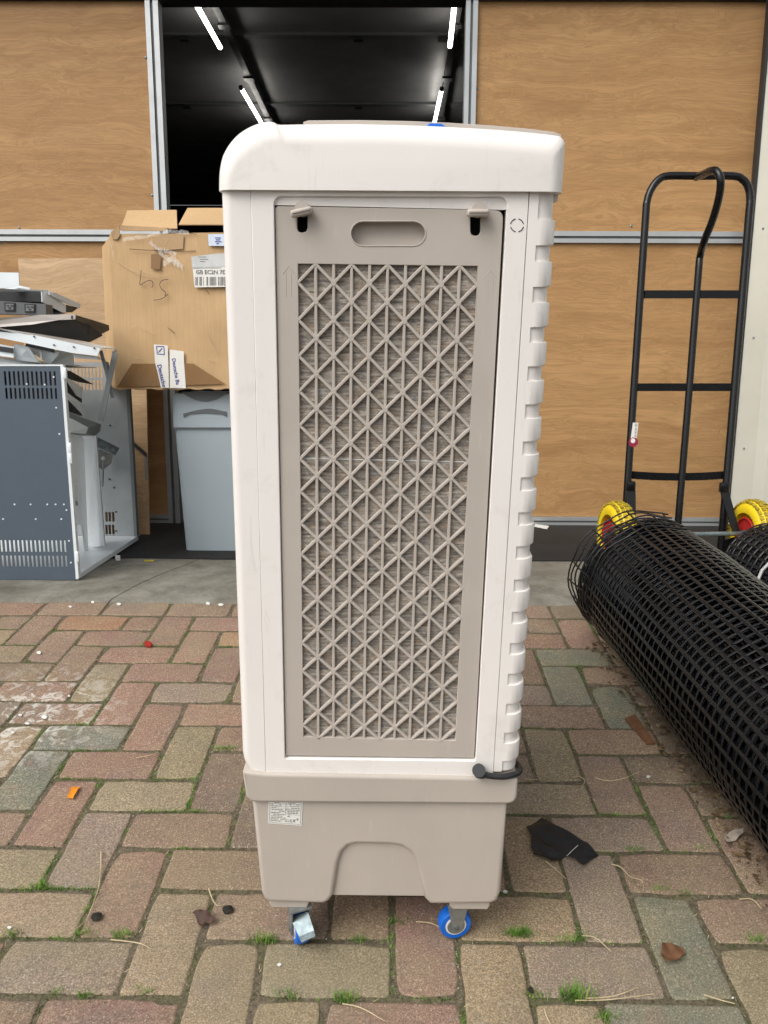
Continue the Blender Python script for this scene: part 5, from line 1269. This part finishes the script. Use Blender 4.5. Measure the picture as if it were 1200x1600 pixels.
sc_.part('crease', tube([RZ(886, 1337, .0085), RZ(894, 1329, .009), RZ(903, 1321, .009)], .0006, 5), PAPERG)  # pale line, sheen along the fold put into the colour
LEAF = m_speckle('dry_leaf', (.20, .095, .045), .35, .6, 60)
LEAF2 = m_speckle('pale_dry_leaf', (.42, .36, .30), .25, .6, 60)
DLEAF = m_speckle('dark_dead_leaf', (.075, .035, .02), .4, .6, 60)
litter('dead_leaf', 'curled russet leaf on the grey green brick at lower right', 'leaf', [(1033, 1487), (1034, 1478), (1046, 1478), (1058, 1479), (1068, 1484), (1070, 1492), (1062, 1501), (1046, 1509), (1036, 1507), (1032, 1499)], LEAF, .001, .006, curl=.012)
litter('dead_leaf', 'pale dry leaf beside the foot of the large mesh roll', 'leaf', [(1131, 1310), (1140, 1301), (1160, 1299), (1161, 1304), (1150, 1313), (1138, 1315)], LEAF2, .001, .006, curl=.008)
litter('dead_leaf', 'dark crumpled leaf across a joint left of the cooler', 'leaf', [(301, 1430), (320, 1430), (336, 1441), (332, 1445), (321, 1443), (314, 1449), (308, 1443), (306, 1436)], DLEAF, .001, .005, curl=.014)
litter('wood_chip', 'flat brown wood chip next to the mesh roll foot', 'wood chip', [(976, 1124), (992, 1118), (1024, 1163), (1010, 1164)], LEAF, .004, .002)
litter('wrapper_scrap', 'small bright orange wrapper scrap on reddish brick at left', 'wrapper', [(104, 1249), (112, 1231), (126, 1229), (121, 1237), (114, 1249), (108, 1247)], m_plain('orange_foil', (.75, .25, .01), .3), .0008, .003, curl=.004)
litter('red_cap', 'tiny red plastic cap near the kerb at left', 'cap', [(226, 1006), (230, 1004), (237, 1006), (236, 1011), (228, 1011)], REDP, .006, .002)
rt = random.Random(21)
for (x, y, s_) in ((70, 1121, 5), (43, 1131, 3.5), (20, 1145, 3), (32, 1118, 3), (108, 1088, 2.5), (61, 1020, 4), (145, 941, 3), (186, 944, 3.5), (110, 948, 2.5), (325, 943, 4), (345, 945, 4), (1013, 1214, 3), (437, 1508, 4), (790, 1394, 4), (15, 1450, 4), (1145, 1560, 2)):
    litter('pale_fleck', 'pale paint or plaster flecks dropped on bricks and kerb edge', 'fleck', [(x + s_ * rt.uniform(.7, 1.2) * math.cos(k * 1.05), y + .55 * s_ * rt.uniform(.6, 1.2) * math.sin(k * 1.05)) for k in range(6)], WHITEM, .002, .0015, group='pale flecks scattered on the paving')
for (x, y, s_) in ((372 / 1 - 17, 1421, 9), (150, 1432, 9), (1131 - 70 - 231, 1547, 5)):
    bm = bmesh.new(); c0_ = RZ(x, y, .005); bmesh.ops.create_icosphere(bm, subdivisions=2, radius=s_ / 1050)
    for v in bm.verts: v.co = Vector((v.co.x, v.co.y, v.co.z * .6)) * (1 + .5 * noise.noise(v.co * 300)) + c0_
    single('dirt_clod', bm, m_speckle('dark_soil', (.03, .028, .02), .5, .9, 200), {355: 'dark round dirt clod just left of the cooler foot', 150: 'dark crumbly dirt clod on the bricks at lower left', 830: 'small black dirt crumb below the cooler on the right'}[int(x)], 'dirt clod', 'R', c0_)
# dry straw stems
STR = [([(158, 1330), (156, 1375), (148, 1405), (135, 1435), (116, 1454)], 'long curved dry stem across two bricks at lower left'), ([(173, 1468), (200, 1471), (222, 1475), (236, 1483)], 'bent dry stem across a mossy joint at lower left'),
       ([(326, 1388), (332, 1405), (340, 1415), (352, 1412)], 'forked dry stem beside the dark leaf'), ([(535, 1568), (565, 1575), (600, 1595)], 'long dry stem at the bottom edge below the cooler'), ([(650, 1440), (672, 1442), (690, 1450), (703, 1456)], 'fine pale stem running to the blue wheel'),
       ([(852, 1345), (868, 1358), (884, 1373)], 'dry stem poking out from the black scrap'), ([(955, 1350), (970, 1355), (985, 1370), (1003, 1376), (1005, 1392)], 'kinked dry stem right of the black scrap'), ([(898, 1563), (950, 1562), (1020, 1553)], 'long straight straw near the bottom right'),
       ([(915, 1560), (960, 1556), (995, 1543)], 'shorter curved straw beside the long straight one'), ([(1100, 1554), (1128, 1563), (1148, 1568)], 'pale twig along the joint at bottom right'), ([(930, 1215), (950, 1220), (975, 1216), (998, 1206)], 'curved brown stem between the cooler and the mesh roll'),
       ([(895, 1215), (905, 1213), (914, 1220), (908, 1230)], 'small forked stem near the cooler right side'), ([(820, 1217), (840, 1218)], 'short straw at the corner of the cooler base'), ([(213, 1184), (230, 1181), (246, 1176)], 'short pale straw on a brown brick left of the cooler'),
       ([(1155, 1405), (1175, 1405), (1190, 1420)], 'thin stem near the right edge'), ([(850, 1575), (855, 1590), (860, 1599)], 'bent straw cut by the bottom edge'), ([(910, 1462), (930, 1465), (955, 1487)], 'arched pale straw on grey brick')]
for pts, lab in STR:
    p = smooth_path([RZ(a, b_, .004 + .004 * math.sin(i * 2.1) ** 2) for i, (a, b_) in enumerate(pts)], 5)
    single('straw', tube(p, [.0011 * (1 - .5 * i / len(p)) for i in range(len(p))], 5), STRAWM, lab, 'straw', 'R', p[0], group='dry straws lying on the bricks')
dv, df = [], []
for _ in range(900):
    t = rnd.random(); cen = A0.lerp(A1, t); x = cen.x - .125 + rnd.gauss(0, .020); y = cen.y; s_ = rnd.uniform(.0015, .008) * (.5 + rnd.random()); a0 = rnd.random() * 6.28; n = len(dv); z = rnd.uniform(.0, .009)
    w_ = s_ * rnd.choice((.12, .5, .7)); ca, sa = math.cos(a0), math.sin(a0)
    dv += [(x + ca * s_, y + sa * s_, z + rnd.uniform(0, .004)), (x - sa * w_, y + ca * w_, z), (x - ca * s_, y - sa * s_, z + rnd.uniform(0, .004)), (x + sa * w_, y - ca * w_, z + .002)]
    df.append((n, n + 1, n + 2, n + 3))
LITM = NB('leaf_litter_mix'); _v = LITM.co('Object'); _n = LITM.noise(_v, 45, 3)
LITM = LITM.set(LITM.ramp(_n.outputs[0], [(.32, (.03, .022, .014)), (.5, (.13, .075, .035)), (.68, (.34, .25, .13))]), .8)
stuff('leaf_litter', dv, df, LITM, 'brown leaf and straw litter along the foot of the mesh roll', 'leaf litter')
# floor bits near the mat
def wl_(name, label, cat, pxs, mat, th=.004, z=.008):
    pts = [WZ(a, b_, z) for a, b_ in pxs]; single(name, poly(pts, th, dirv=(0, 0, 1)), mat, label, cat, 'W', pts[0], smooth=0)
wl_('white_offcut', 'small white offcut lying on the mat beside the cooler', 'offcut', [(836, 820), (858, 823), (855, 827), (835, 823)], WHITEM)
wl_('plastic_bit', 'white plastic bit on the kerb edge near the cabinet corner', 'plastic bit', [(180, 872), (188, 872), (188, 876), (181, 876)], WHITEM, .012)
wl_('plastic_bit', 'tiny white chip above the white bit by the cabinet', 'plastic bit', [(177, 867), (180, 865), (182, 867), (179, 869)], WHITEM, .006)
wl_('yellow_strip', 'short yellow strip along the front edge of the mat', 'strip', [(225, 875.5), (240, 875.5), (240, 877.5), (226, 877.5)], m_plain('yellow_paint', (.55, .45, .05), .5), .002)
